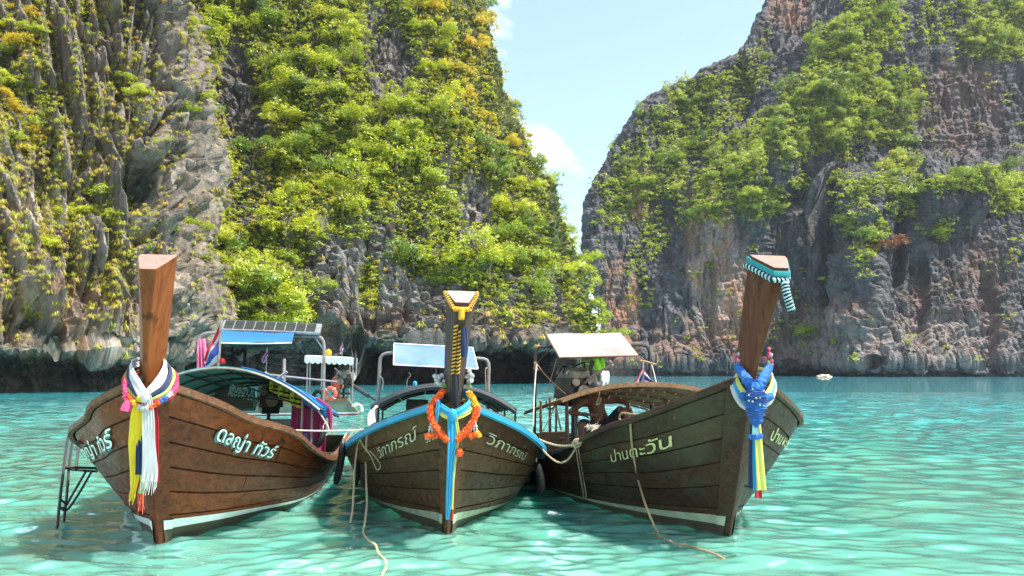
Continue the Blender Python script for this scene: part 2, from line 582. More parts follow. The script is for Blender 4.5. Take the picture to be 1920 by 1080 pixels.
# ------------------------------------------------------------------ water
def build_water():
    ys = np.concatenate([[-60, -25, -10, -3, 0, 1.5, 2.6], np.geomspace(3.4, 5.4, 12)[:-1], np.geomspace(5.4, 60, 540), np.geomspace(62, 2600, 130)])
    sx = np.linspace(-1, 1, 800)
    X = sx[None, :] * (np.maximum(ys, 0)[:, None] * 0.86 + 4)
    Y = np.repeat(ys[:, None], len(sx), 1)
    Z = np.zeros_like(X)
    sp = np.maximum(np.gradient(ys)[:, None] * 1.0, (np.maximum(ys, 0)[:, None] * 0.86 + 4) * 2 / 800)
    rg = np.random.default_rng(11)
    p2 = np.stack([X.ravel() * 0.09, Y.ravel() * 0.06, np.zeros(X.size)], 1)
    amp = 0.85 + 0.55 * fbm(p2, 3).reshape(X.shape)
    warp = np.stack([X.ravel() * 0.35, Y.ravel() * 0.35, np.full(X.size, 3.3)], 1)
    wx = perlin(warp).reshape(X.shape) * 0.5
    wy = perlin(warp + 40).reshape(X.shape) * 0.5
    for k in range(90):
        lam = 0.15 * (8.0) ** (rg.random() ** 1.25)
        th = rg.normal(-1.7, 0.5)
        a = 0.0051 * lam * (0.6 + 0.8 * rg.random())
        ph = rg.random() * 6.28
        fade = sstep(2.4, 4.5, lam / sp)
        Z += a * fade * np.sin(2 * np.pi / lam * ((X + wx) * math.cos(th) + (Y + wy) * math.sin(th)) + ph)
    Z *= np.clip(amp, 0.3, 1.6)
    r, c = X.shape
    V = np.stack([X, Y, Z], 2).reshape(-1, 3)
    idx = np.arange(r * c).reshape(r, c)
    F = np.stack([idx[:-1, :-1], idx[:-1, 1:], idx[1:, 1:], idx[1:, :-1]], 2).reshape(-1, 4)
    me = fastmesh('water', V, F)
    m, nt, b = newmat('sea_water')
    v = coords(nt, (1, 1, 1))
    sepn = nt.nodes.new('ShaderNodeSeparateXYZ')
    nt.links.new(v, sepn.inputs[0])
    yl = math_(nt, 'LOGARITHM', math_(nt, 'MAXIMUM', sepn.outputs[1], 2.0), 10.0)
    c1 = ramp(nt, math_(nt, 'MULTIPLY', yl, 0.4), [(0.30, (0.135, 0.37, 0.285)), (0.42, (0.078, 0.36, 0.30)), (0.55, (0.058, 0.36, 0.345)), (0.75, (0.048, 0.37, 0.43)), (0.95, (0.042, 0.37, 0.48))])
    sand = ramp(nt, noise(nt, coords(nt, (0.22, 0.22, 1)), 1.0, 5, 0.6, 0.5), [(0.42, 0.0), (0.68, 0.55)])
    near = ramp(nt, math_(nt, 'MULTIPLY', yl, 0.4), [(0.36, 1.0), (0.6, 0.0)])
    c2 = mixc(nt, math_(nt, 'MULTIPLY', sand, near), c1, (0.22, 0.40, 0.26))
    nt.links.new(c2, b.inputs['Base Color'])
    b.inputs['Roughness'].default_value = 0.035
    b.inputs['Subsurface Weight'].default_value = 1.0
    b.inputs['Subsurface Radius'].default_value = (0.35, 1.0, 0.85)
    b.inputs['Subsurface Scale'].default_value = 0.8
    b.inputs['IOR'].default_value = 1.5
    b.inputs['Coat Weight'].default_value = 1.0
    b.inputs['Coat IOR'].default_value = 2.1
    b.inputs['Coat Roughness'].default_value = 0.02
    n1 = noise(nt, coords(nt, (2.3, 2.9, 1)), 2.0, 4, 0.6, 0.3)
    n2 = noise(nt, coords(nt, (0.5, 0.9, 1), rot=(0, 0, 0.2)), 1.6, 5, 0.6, 0.4)
    far = ramp(nt, math_(nt, 'MULTIPLY', yl, 0.4), [(0.45, 0.0), (0.62, 1.0)])
    b1 = nt.nodes.new('ShaderNodeBump')
    b1.inputs['Strength'].default_value = 0.25
    b1.inputs['Distance'].default_value = 0.03
    nt.links.new(n1, b1.inputs['Height'])
    b2 = nt.nodes.new('ShaderNodeBump')
    b2.inputs['Distance'].default_value = 0.20
    nt.links.new(math_(nt, 'MULTIPLY', far, 0.8), b2.inputs['Strength'])
    nt.links.new(n2, b2.inputs['Height'])
    nt.links.new(b1.outputs[0], b2.inputs['Normal'])
    nt.links.new(b2.outputs[0], b.inputs['Normal'])
    nt.links.new(b2.outputs[0], b.inputs['Coat Normal'])
    me.materials.append(m)
    o = link('water', me)
    tag(o, 'clear turquoise sea rippling in the sheltered bay', None, None, 'structure')


def fastmesh(name, V, F, smooth=True, attrs=None):
    me = bpy.data.meshes.new(name)
    V = np.ascontiguousarray(V, np.float32)
    F = np.ascontiguousarray(F, np.int32)
    k = F.shape[1]
    me.vertices.add(len(V))
    me.vertices.foreach_set('co', V.ravel())
    me.loops.add(F.size)
    me.loops.foreach_set('vertex_index', F.ravel())
    me.polygons.add(len(F))
    me.polygons.foreach_set('loop_start', np.arange(0, F.size, k, dtype=np.int32))
    me.polygons.foreach_set('loop_total', np.full(len(F), k, np.int32))
    me.polygons.foreach_set('use_smooth', np.full(len(F), smooth))
    for n, a in (attrs or {}).items():
        at_ = me.attributes.new(n, 'FLOAT', 'POINT' if len(a) == len(V) else 'FACE')
        at_.data.foreach_set('value', np.ascontiguousarray(a, np.float32))
    me.update()
    me.validate()
    return me


build_water()


# ------------------------------------------------------------------ cliffs
def ell(px, py, lst, base=0.0):
    """paint soft ellipses (px, py, rx, ry, value[, tilt degrees]); later ones win"""
    out = np.full(px.shape, float(base))
    for e in lst:
        cx, cy, rx, ry, val = e[:5]
        a = R_(e[5]) if len(e) > 5 else 0.0
        dx, dy = px - cx, py - cy
        u = (dx * math.cos(a) + dy * math.sin(a)) / rx
        w = (-dx * math.sin(a) + dy * math.cos(a)) / ry
        k = 1 - sstep(0.75, 1.25, np.sqrt(u * u + w * w))
        out = out * (1 - k) + val * k
    return out


def net_surface(net, nr, nc):
    """smooth surface through a net of real points"""
    net = np.asarray(net, float)
    A = np.stack([catmull(net[:, j], nr) for j in range(net.shape[1])], 1)
    return np.stack([catmull(A[i], nc) for i in range(nr)], 0)


def gnormal(G):
    n = np.cross(np.gradient(G, axis=1), np.gradient(G, axis=0))
    n /= np.linalg.norm(n, axis=2)[..., None] + 1e-9
    tocam = np.array([0, 0, CAMH]) - G
    if (n * tocam).sum(2).mean() < 0:
        n = -n
    return n


CLIFF = {}


def tab(t):
    a = np.array(t, float)
    return lambda q: np.interp(q, a[:, 0], a[:, 1])


def gp(px, D, py=None, z=None):
    if z is None:
        return at(px, py, D)
    return np.array([(px - 960) / FPX * D * 1.01, D, z])


def finish_cliff(key, G, disp, smooth, mat, label, veg, extra):
    n = gnormal(G)
    G = G + n * disp[..., None]
    r, c = G.shape[:2]
    idx = np.arange(r * c).reshape(r, c)
    F = np.stack([idx[:-1, :-1], idx[:-1, 1:], idx[1:, 1:], idx[1:, :-1]], 2).reshape(-1, 4)
    px, py = proj(G)
    at_ = {'veg': veg(px, py).ravel()}
    for k, fn in extra.items():
        at_[k] = fn(px, py).ravel()
    me = fastmesh('cliff', G.reshape(-1, 3), F, smooth, at_)
    me.materials.append(mat)
    o = link('cliff', me)
    tag(o, label, None, None, 'structure')
    n2 = gnormal(G)
    CLIFF[key] = dict(G=G.reshape(-1, 3), N=n2.reshape(-1, 3), px=px.ravel(), py=py.ravel(), shape=(r, c))


def rock_mat(name, dark, mid, light, brown, pale, k=1.0, tilt=0.0, bed=0.0, fine=1.0, crack=1.0):
    """limestone: mottled grey, vertical streaks, brown and bleached zones, low plant cover where 'veg' says so"""
    m, nt, b = newmat(name)
    geo = coords(nt, (k, k, k), rot=(0, tilt, 0))
    st = coords(nt, (k, k, k * 0.10), rot=(0, tilt, 0))
    g = noise(nt, geo, 0.55, 10, 0.68, 0.4)
    c = ramp(nt, g, [(0.30, dark), (0.50, mid), (0.72, light)])
    s1 = noise(nt, st, 0.9, 8, 0.65, 0.3)
    c = mixc(nt, ramp(nt, s1, [(0.42, 0.0), (0.62, 0.55)]), c, light)
    s2 = noise(nt, coords(nt, (k, k, k * 0.08), rot=(0, tilt, 0), loc=(13, 4, 2)), 0.7, 8, 0.7, 0.2)
    c = mixc(nt, ramp(nt, s2, [(0.47, 0.0), (0.60, 0.9)]), c, dark)

    def attr(n):
        a = nt.nodes.new('ShaderNodeAttribute')
        a.attribute_name = n
        return a.outputs['Fac']
    sb = noise(nt, coords(nt, (k, k, k * 0.12), rot=(0, tilt, 0), loc=(5, 9, 1)), 0.8, 8, 0.7, 0.3)
    fb = math_(nt, 'MULTIPLY', attr('brown'), ramp(nt, sb, [(0.36, 0.0), (0.58, 1.0)]))
    c = mixc(nt, fb, c, brown)
    sw = noise(nt, coords(nt, (k, k, k * 0.2), rot=(0, tilt, 0), loc=(1, 2, 8)), 1.3, 8, 0.65, 0.3)
    fw = math_(nt, 'MULTIPLY', attr('pale'), ramp(nt, sw, [(0.38, 0.0), (0.56, 1.0)]))
    c = mixc(nt, fw, c, pale)
    fg = math_(nt, 'MULTIPLY', attr('moss'), ramp(nt, noise(nt, geo, 0.4, 7, 0.65, 0.5), [(0.40, 0.0), (0.6, 0.9)]))
    c = mixc(nt, fg, c, (0.045, 0.065, 0.050))
    gv = noise(nt, geo, 1.6, 8, 0.7, 0.2)
    veg = ramp(nt, math_(nt, 'ADD', gv, math_(nt, 'MULTIPLY', attr('veg'), 0.32)), [(0.70, 0.0), (0.80, 1.0)])
    gc = ramp(nt, noise(nt, geo, 0.9, 6, 0.6), [(0.3, (0.05, 0.075, 0.014)), (0.55, (0.12, 0.13, 0.025)), (0.75, (0.20, 0.16, 0.05))])
    c = mixc(nt, veg, c, gc)
    nt.links.new(c, b.inputs['Base Color'])
    b.inputs['Roughness'].default_value = 0.85
    b.inputs['Specular IOR Level'].default_value = 0.25
    h = math_(nt, 'ADD', noise(nt, geo, 2.4 * fine, 10, 0.72), math_(nt, 'MULTIPLY', s1, 0.8))
    vo = nt.nodes.new('ShaderNodeTexVoronoi')
    vo.feature = 'DISTANCE_TO_EDGE'
    vo.inputs['Scale'].default_value = 0.8 * fine
    nt.links.new(coords(nt, (k, k, k * (1.0 + 2.2 * bed)), rot=(0.05, tilt + 0.06, 0)), vo.inputs['Vector'])
    h = math_(nt, 'ADD', h, ramp(nt, vo.outputs['Distance'], [(0.0, 0.0), (0.05, 0.5 * crack)]))
    bp = nt.nodes.new('ShaderNodeBump')
    bp.inputs['Strength'].default_value = 0.85
    bp.inputs['Distance'].default_value = 0.35 / k
    nt.links.new(h, bp.inputs['Height'])
    nt.links.new(bp.outputs[0], b.inputs['Normal'])
    return m


# ---- cliff nearest on the left
xr_l = tab([(-500, 283), (-420, 288), (-100, 310), (0, 318), (60, 333), (150, 356), (230, 355), (300, 368), (400, 373), (470, 366), (560, 378), (610, 374), (650, 360), (690, 346), (760, 333)])


def D_l(px, py):
    return 53 + (13 * px / 400 if px > 0 else 0.02 * px) + 0.022 * max(0, 735 - py) + max(0, (px - 290)) * 0.04


rows = []
for py in (-480, -300, -120, 0, 100, 200, 300, 400, 480, 560, 610, 650):
    xr = xr_l(py)
    row = [gp(px, D_l(px, py), py=py) for px in (-520, -300, -130, 0, 70, 130, 185, 225, 262)]
    row += [gp(xr - 25, D_l(xr - 25, py), py=py), gp(xr, D_l(xr, py) + 4, py=py), gp(xr - 12, D_l(xr, py) + 14, py=py), gp(xr - 60, D_l(xr, py) + 40, py=py)]
    rows.append(row)
for z, dd in ((3.2, 0.4), (2.3, 5.0), (0.6, 8.0), (-2.5, 8.0)):
    row = []
    for px in (-520, -300, -130, 0, 70, 130, 185, 225, 262, 318, 343, 331, 283):
        e = {343: 4, 331: 14, 283: 40}.get(px, 0)
        q = {343: 343, 331: 343, 283: 343}.get(px, px)
        row.append(gp(px, D_l(q, 690) + e + dd * (1.0 if px < 340 else 0.4), z=z))
    rows.append(row)
G = net_surface(rows, 560, 300)
P = G.reshape(-1, 3)
U = np.concatenate([np.zeros((G.shape[0], 1)), np.cumsum(np.linalg.norm(np.diff(G, axis=1), axis=2), 1)], 1).mean(0)
U = np.repeat(U[None, :], G.shape[0], 0).ravel()
lean_ = np.repeat((0.22 - 0.20 * sstep(0.55, 0.72, np.linspace(0, 1, G.shape[1])))[None, :], G.shape[0], 0).ravel()
sh = np.stack([U + lean_ * P[:, 2], np.full(len(U), 3.7), P[:, 2]], 1)           # the ribs lean
wob = fbm(P * 0.12, 3)
q1 = sh * np.array([0.24, 0.24, 0.035]) + wob[:, None] * 0.5
d = 2.3 * ridge(q1, 2) + 1.25 * ridge(sh * np.array([0.7, 0.7, 0.085]) + 5 + wob[:, None] * 0.5, 2) + 0.5 * ridge(sh * np.array([2.0, 2.0, 0.25]) + 9, 2)
turn = np.repeat(sstep(0.55, 0.70, np.linspace(0, 1, G.shape[1]))[None, :], G.shape[0], 0).ravel()
d += 0.9 * fbm(P * 0.16 + 3, 3) * (1 - 0.4 * turn) + 0.32 * (1 - 0.6 * turn) * fbm(P * np.array([0.9, 0.9, 0.6]), 4) + 0.05 * fbm(P * np.array([3.3, 3.3, 2.2]), 2)
cw = lambda f, w: np.exp(-(perlin(sh * np.array([f, 1, f * 0.10]) + wob[:, None] * 0.6 + f * 31) / w) ** 2)
gx, gy = proj(G)
low = (1 - 0.55 * sstep(570, 650, gy)).ravel()
d += (sstep(560, 630, gy)).ravel() * (0.45 * fbm(P * np.array([1.1, 1.1, 0.5]) + 4, 4) + 0.25 * ridge(P * np.array([2.4, 2.4, 0.5]), 2))
turn = np.repeat(sstep(0.55, 0.70, np.linspace(0, 1, G.shape[1]))[None, :], G.shape[0], 0).ravel()
ca = lambda f, w: np.exp(-(perlin(P * np.array([f, f * 0.4, f * 0.06]) + wob[:, None] * 0.5 + f * 13) / w) ** 2)
d -= turn * (1.6 * ca(0.30, 0.07) + 0.9 * ca(0.8, 0.09) + 0.5 * ca(2.0, 0.1)) - turn * 0.5 * ridge(P * np.array([0.9, 0.4, 0.12]), 2)
d -= (2.2 * cw(0.22, 0.07) + 1.3 * cw(0.55, 0.08) + 0.6 * cw(1.4, 0.10)) * low
d = d.reshape(G.shape[:2])
d += ell(gx, gy, [(258, 365, 42, 62, -4.2, 10), (265, 300, 30, 18, 1.2), (20, 640, 55, 70, -2.0, 30), (95, 655, 18, 40, -2.4, 20), (180, 635, 45, 35, 1.6), (290, 520, 30, 45, -1.6), (345, 430, 30, 60, -1.2),
                  (250, 640, 50, 30, 0.9), (150, 300, 20, 90, -1.6, -15), (60, 560, 60, 30, 1.2, 30), (170, 560, 25, 60, -1.5, -10), (110, 170, 14, 120, -1.7, -12), (205, 120, 14, 110, -1.8, -14)])
d *= 1 - 0.80 * sstep(605, 680, gy)
rm_l = rock_mat('limestone_near', (0.023, 0.020, 0.017), (0.092, 0.081, 0.066), (0.25, 0.225, 0.19), (0.24, 0.12, 0.055), (0.56, 0.48, 0.40), k=1.0, tilt=-0.2, crack=0.0)
finish_cliff('L', G, d, False, rm_l, 'near limestone cliff with leaning ribs and dry grass, undercut at the water', lambda x, y: ell(x, y, [(200, 640, 260, 95, -2.0), (255, 365, 50, 65, -1.5), (60, 560, 80, 60, -0.5)], 0.15),
             dict(brown=lambda x, y: ell(x, y, [(110, 600, 150, 80, 0.9), (340, 520, 70, 110, 0.3), (60, 420, 70, 60, 0.6), (220, 690, 300, 18, 0.2)], 0.22),
                  pale=lambda x, y: ell(x, y, [(250, 655, 50, 26, 0.7), (80, 395, 55, 40, 0.9), (330, 560, 50, 60, 0.6), (20, 690, 400, 20, 0.0)], 0.22),
                  moss=lambda x, y: ell(x, y, [(40, 650, 80, 70, 1.2, 30), (255, 370, 45, 60, 1.2), (340, 600, 60, 60, 1.0), (150, 720, 400, 25, 1.0)], 0.1)))

# ---- green cliff in the middle
xr_m = tab([(-520, 835), (-420, 848), (-200, 875), (0, 902), (60, 912), (150, 926), (210, 955), (260, 972), (320, 1006), (370, 1034), (420, 1046), (470, 1052), (520, 1074), (590, 1092), (625, 1100), (650, 1108), (690, 1114), (760, 1116)])


def D_m(px, py, xr):
    s = np.clip((px - 380) / (xr - 380), 0, 1)
    up = max(0, 645 - py)
    return 84 + 6 * s + 16 * s ** 4 + up * 0.050 + up * up * 0.00002


def rec(px):
    return float(sstep(555, 640, px) * (1 - sstep(1015, 1065, px)))


cols = [300, 370, 430, 490, 550, 610, 670, 730, 790]
rows = []
for py in (-520, -380, -240, -110, 0, 80, 160, 240, 320, 400, 480, 550, 600, 632):
    xr = xr_m(py)
    k = (xr - 790)
    cc = cols + [790 + k * 0.3, 790 + k * 0.58, 790 + k * 0.82, xr - 6, xr, xr - 12, xr - 60, xr - 160]
    ee = [0] * 12 + [1.5, 5, 16, 34, 60]
    rows.append([gp(c_, D_m(min(c_, xr), py, xr) * (1 if e_ < 9 else 1) + e_, py=py) for c_, e_ in zip(cc, ee)])
xr = 1120
for z, dd in ((5.2, 0.3), (5.0, 6.0), (4.2, 15.0), (1.2, 20.0), (-2.5, 20.0)):
    k = (xr - 790)
    cc = cols + [790 + k * 0.3, 790 + k * 0.58, 790 + k * 0.82, xr - 6, xr, xr - 12, xr - 60, xr - 160]
    ee = [0] * 12 + [1.5, 5, 16, 34, 60]
    rows.append([gp(c_, D_m(min(c_, xr), 645, xr) + e_ + dd * (0.25 + rec(c_)) / 1.25, z=z) for c_, e_ in zip(cc, ee)])
G = net_surface(rows, 470, 430)
P = G.reshape(-1, 3)
zt = P[:, 2] + 0.10 * P[:, 0] + 1.2 * fbm(P * 0.05, 2)
wob = fbm(P * 0.09, 3)
bedp = np.stack([P[:, 0] * 0.10, P[:, 1] * 0.10, zt * 0.95], 1)
d = 1.0 * ridge(bedp, 2) + 0.5 * ridge(np.stack([P[:, 0] * 0.3, P[:, 1] * 0.3, zt * 2.4], 1) + 7, 2)
d += 1.0 * ridge(P * np.array([0.20, 0.20, 0.03]) + wob[:, None], 2) + 0.35 * ridge(P * np.array([0.8, 0.8, 0.12]) + 4, 2)
cw = lambda f, w: np.exp(-(perlin(P * np.array([f, f, f * 0.12]) + wob[:, None] * 0.6 + f * 31) / w) ** 2)
cb_ = lambda f, w: np.exp(-(perlin(np.stack([P[:, 0] * 0.05, P[:, 1] * 0.05, zt * f], 1) + f) / w) ** 2)
d -= 1.2 * cw(0.16, 0.06) + 0.6 * cw(0.5, 0.07) + 0.55 * cb_(0.8, 0.12) + 0.3 * cb_(1.7, 0.14)
d += 2.6 * fbm(P * 0.06 + 8, 3) + 0.8 * fbm(P * 0.35, 4) + 0.16 * fbm(P * 1.8, 3)
d = d.reshape(G.shape[:2])
gx, gy = proj(G)
d += ell(gx, gy, [(440, 180, 45, 90, -2.5), (735, 120, 45, 85, -2.5, -10), (670, 672, 17, 42, 2.4), (620, 560, 30, 80, 1.5), (690, 560, 20, 70, -1.5), (850, 500, 60, 40, 2.0),
                  (560, 420, 60, 60, 2.5), (900, 390, 22, 80, -2.2), (800, 280, 90, 60, 2.5), (1000, 420, 40, 80, 2.0), (640, 200, 70, 90, 2.0), (500, 560, 60, 60, 2.0), (760, 450, 25, 60, -1.5)])
d = d * np.where(gy > 640, 0.75, 1.0)
# sky-line and hidden side keep a quieter relief
edge = np.clip((np.arange(G.shape[1]) / (G.shape[1] - 1) - 0.72) / 0.1, 0, 1)[None, :]
d = d * (1 - 0.45 * edge)
ROCK_M = [(455, 110, 30, 40, .15), (440, 175, 42, 75, .03), (462, 250, 45, 45, .05), (440, 310, 34, 45, .2), (470, 360, 50, 40, .3), (738, 125, 48, 75, .02, -12), (705, 40, 22, 40, .3), (705, 505, 125, 100, .06), (615, 560, 70, 105, .04),
          (800, 592, 262, 62, .06), (870, 600, 200, 50, .06), (892, 400, 32, 85, .10), (770, 440, 40, 50, .25), (470, 430, 45, 40, .25), (600, 420, 30, 30, .4), (1010, 530, 60, 30, .55), (1055, 590, 32, 45, .12), (960, 560, 60, 40, .35),
          (990, 640, 120, 24, .04), (840, 320, 20, 40, .4), (760, 400, 30, 30, .4),
          (510, 565, 72, 55, 1.0), (455, 510, 40, 60, .9), (430, 620, 30, 50, .8), (850, 495, 85, 36, 1.0), (690, 535, 22, 48, .8), (1098, 545, 42, 82, 1.0), (520, 440, 45, 30, .7), (660, 430, 30, 25, .7), (1000, 590, 22, 40, .6), (930, 520, 30, 60, .75)]


def veg_m(x, y):
    return ell(x, y, ROCK_M, 0.95) * (1 - sstep(612, 640, y) * (x < 1070))


rm_m = rock_mat('limestone_bedded', (0.030, 0.031, 0.034), (0.085, 0.084, 0.084), (0.22, 0.21, 0.20), (0.20, 0.11, 0.06), (0.34, 0.32, 0.29), k=0.8, bed=1.0)
finish_cliff('M', G, d, False, rm_m, 'middle limestone cliff under thick green bush with a dark cave along the water', lambda x, y: veg_m(x, y) * 1.2 - 0.1,
             dict(brown=lambda x, y: ell(x, y, [(670, 600, 120, 40, 0.8), (600, 370, 50, 40, 0.9), (980, 610, 100, 50, 0.7)], 0.3),
                  pale=lambda x, y: ell(x, y, [(890, 410, 35, 80, 0.9), (740, 150, 40, 60, 0.3), (690, 520, 110, 70, 0.55)], 0.15),
                  moss=lambda x, y: ell(x, y, [(800, 660, 400, 30, 1.1), (450, 220, 60, 80, 0.6)], 0.15)))

# ---- tall cliff on the right, across the bay
xl_r = tab([(-560, 1640), (-420, 1580), (-200, 1510), (0, 1452), (60, 1408), (105, 1386), (132, 1336), (158, 1262), (172, 1245), (215, 1198), (265, 1172), (320, 1128), (370, 1108), (430, 1100), (480, 1102), (540, 1118), (600, 1130), (760, 1135)])


def D_r(px, py):
    up = max(0, 690 - py)
    D = 238 + up * 0.085
    # the ridge that runs down from the summit, steep on its left
    rx = np.interp(py, [-300, 0, 180, 290, 400, 520, 700], [1760, 1610, 1510, 1420, 1340, 1300, 1290])
    q = px - rx
    D -= 26 * math.exp(-(q / (55 if q < 0 else 170)) ** 2) * np.interp(py, [-300, 0, 350, 520, 640], [1, 1, 0.9, 0.35, 0.1])
    # lower buttress standing in front on the right
    kx = float(sstep(1500, 1620, px))
    D -= 26 * kx * float(sstep(295, 385, py + (px - 1700) * 0.06))
    return D


rows = []
for py in (-560, -420, -260, -120, -30, 40, 100, 150, 200, 250, 290, 330, 370, 410, 460, 520, 580, 640, 676):
    xl = xl_r(py)
    row = [gp(xl + 90, D_r(xl, py) + 110, py=py), gp(xl + 25, D_r(xl, py) + 45, py=py), gp(xl, D_r(xl, py) + 8, py=py), gp(xl + 14, D_r(xl + 14, py), py=py)]
    for px in np.linspace(0, 1, 17)[1:]:
        X_ = xl + 14 + px * (2250 - xl - 14)
        row.append(gp(X_, D_r(X_, py), py=py))
    rows.append(row)
for z, dd in ((4.2, 0.5), (2.6, 5.0), (0.8, 8.0), (-4, 8.0)):
    xl = {4.2: 1136, 2.6: 1139, 0.8: 1143, -4: 1147}[z]
    row = [gp(xl + 90, 350, z=z), gp(xl + 25, 285, z=z), gp(xl, 246, z=z), gp(xl + 14, 238, z=z)]
    for px in np.linspace(0, 1, 17)[1:]:
        X_ = xl + 14 + px * (2250 - xl - 14)
        cv = math.exp(-((X_ - 1520) / 95) ** 2)
        row.append(gp(X_, D_r(X_, 690) + dd * (0.15 + 1.0 * cv), z=z))
    rows.append(row)
G = net_surface(rows, 480, 520)
P = G.reshape(-1, 3)
wob = fbm(P * 0.03, 3)
d = 2.2 * ridge(P * np.array([0.055, 0.055, 0.008]) + wob[:, None] * 0.8, 3) + 1.6 * ridge(P * np.array([0.24, 0.24, 0.03]) + 3 + wob[:, None], 3)
zt = P[:, 2] - 0.12 * P[:, 0] + 3 * fbm(P * 0.02, 2)
d += 0.9 * ridge(np.stack([P[:, 0] * 0.06, P[:, 1] * 0.06, zt * 0.42], 1), 2)
cw = lambda f, w: np.exp(-(perlin(P * np.array([f, f, f * 0.10]) + wob[:, None] * 0.6 + f * 31) / w) ** 2)
d -= 1.3 * cw(0.045, 0.05) + 0.9 * cw(0.12, 0.06) + 0.7 * cw(0.3, 0.08) - 0.55 * ridge(P * np.array([0.55, 0.55, 0.05]) + wob[:, None], 2)
d += 4.5 * fbm(P * 0.022 + 2, 2) + 1.0 * fbm(P * np.array([0.12, 0.12, 0.06]), 4) + 0.25 * fbm(P * np.array([0.6, 0.6, 0.25]), 3)
d = d.reshape(G.shape[:2])
gx, gy = proj(G)
d += ell(gx, gy, [(1530, 395, 24, 60, 9), (1620, 400, 20, 40, 5), (1745, 390, 40, 45, 8), (1810, 385, 30, 45, 7), (1500, 440, 40, 50, 5), (1680, 470, 14, 70, -6), (1600, 560, 60, 80, 3), (1560, 500, 14, 100, -5),
                  (1850, 600, 20, 90, -5), (1720, 560, 18, 90, -4), (1330, 560, 12, 80, -3), (1400, 500, 40, 120, 2.5), (1240, 460, 60, 80, -2), (1300, 230, 30, 90, -4), (1390, 170, 25, 60, -5)])
edge = 1 - np.clip((np.arange(G.shape[1]) / (G.shape[1] - 1)) / 0.2, 0, 1)[None, :]
d = d * (1 - 0.5 * edge) * np.where(gy > 690, 0.35, 1.0)
VEG_R = [(1640, 40, 55, 55, 1), (1575, 120, 60, 60, 1), (1520, 190, 60, 45, 1, -30), (1620, 205, 65, 55, 1), (1450, 245, 55, 38, 1, -35), (1390, 300, 55, 40, 1, -35), (1345, 345, 42, 40, .9), (1335, 385, 30, 34, .6), (1690, 175, 45, 50, .9),
         (1535, 250, 60, 36, .9), (1670, 245, 40, 32, .8), (1865, 60, 70, 55, 1), (1895, 15, 50, 40, 1), (1770, 40, 60, 36, .3), (1345, 165, 56, 22, 1), (1275, 178, 32, 28, 1), (1300, 225, 42, 48, .8), (1240, 240, 38, 42, .4),
         (1180, 290, 34, 34, .35), (1215, 330, 44, 44, .5), (1150, 380, 40, 44, .45), (1265, 310, 28, 60, .6), (1385, 170, 34, 80, .5, 30), (1325, 265, 34, 34, .7), (1420, 388, 40, 24, 1), (1440, 366, 34, 18, 1), (1475, 295, 34, 18, .5), (1585, 290, 24, 14, .4), (1695, 312, 38, 24, .9),
         (1640, 350, 60, 18, .9), (1600, 400, 34, 34, .35), (1690, 392, 24, 24, .6), (1790, 345, 60, 14, .9), (1860, 342, 60, 20, 1), (1895, 372, 40, 26, .95), (1630, 455, 18, 50, .75, 20), (1765, 425, 18, 30, .4), (1505, 620, 24, 12, .8), (1230, 440, 34, 40, .22), (1290, 400, 26, 26, .5),
         (1195, 520, 24, 70, .10), (1500, 340, 24, 14, .25), (1560, 330, 18, 18, .5)]


def veg_r(x, y):
    v = ell(x, y, VEG_R, 0.006)
    return v


rm_r = rock_mat('limestone_far', (0.026, 0.028, 0.033), (0.062, 0.064, 0.070), (0.135, 0.135, 0.142), (0.31, 0.155, 0.09), (0.36, 0.33, 0.31), k=0.34, fine=1.0, bed=0.4)
finish_cliff('R', G, d, False, rm_r, 'tall grey limestone cliff with pink-brown streaks and bushy ledges across the bay', lambda x, y: veg_r(x, y) * 1.1 - 0.12,
             dict(brown=lambda x, y: ell(x, y, [(1200, 360, 30, 50, 1.2), (1345, 500, 55, 150, 1.5, -12), (1160, 600, 40, 110, 1.0), (1560, 630, 120, 70, .5), (1790, 600, 115, 90, .45), (1850, 500, 50, 60, .4), (1280, 640, 60, 40, .6), (1800, 200, 90, 90, .35), (1480, 20, 40, 40, .8)], 0.07),
                  pale=lambda x, y: ell(x, y, [(1340, 520, 50, 110, .45), (1600, 640, 120, 60, .4), (1800, 640, 120, 50, .45)], 0.08),
                  moss=lambda x, y: ell(x, y, [(1300, 300, 120, 120, .5)], 0.05)))


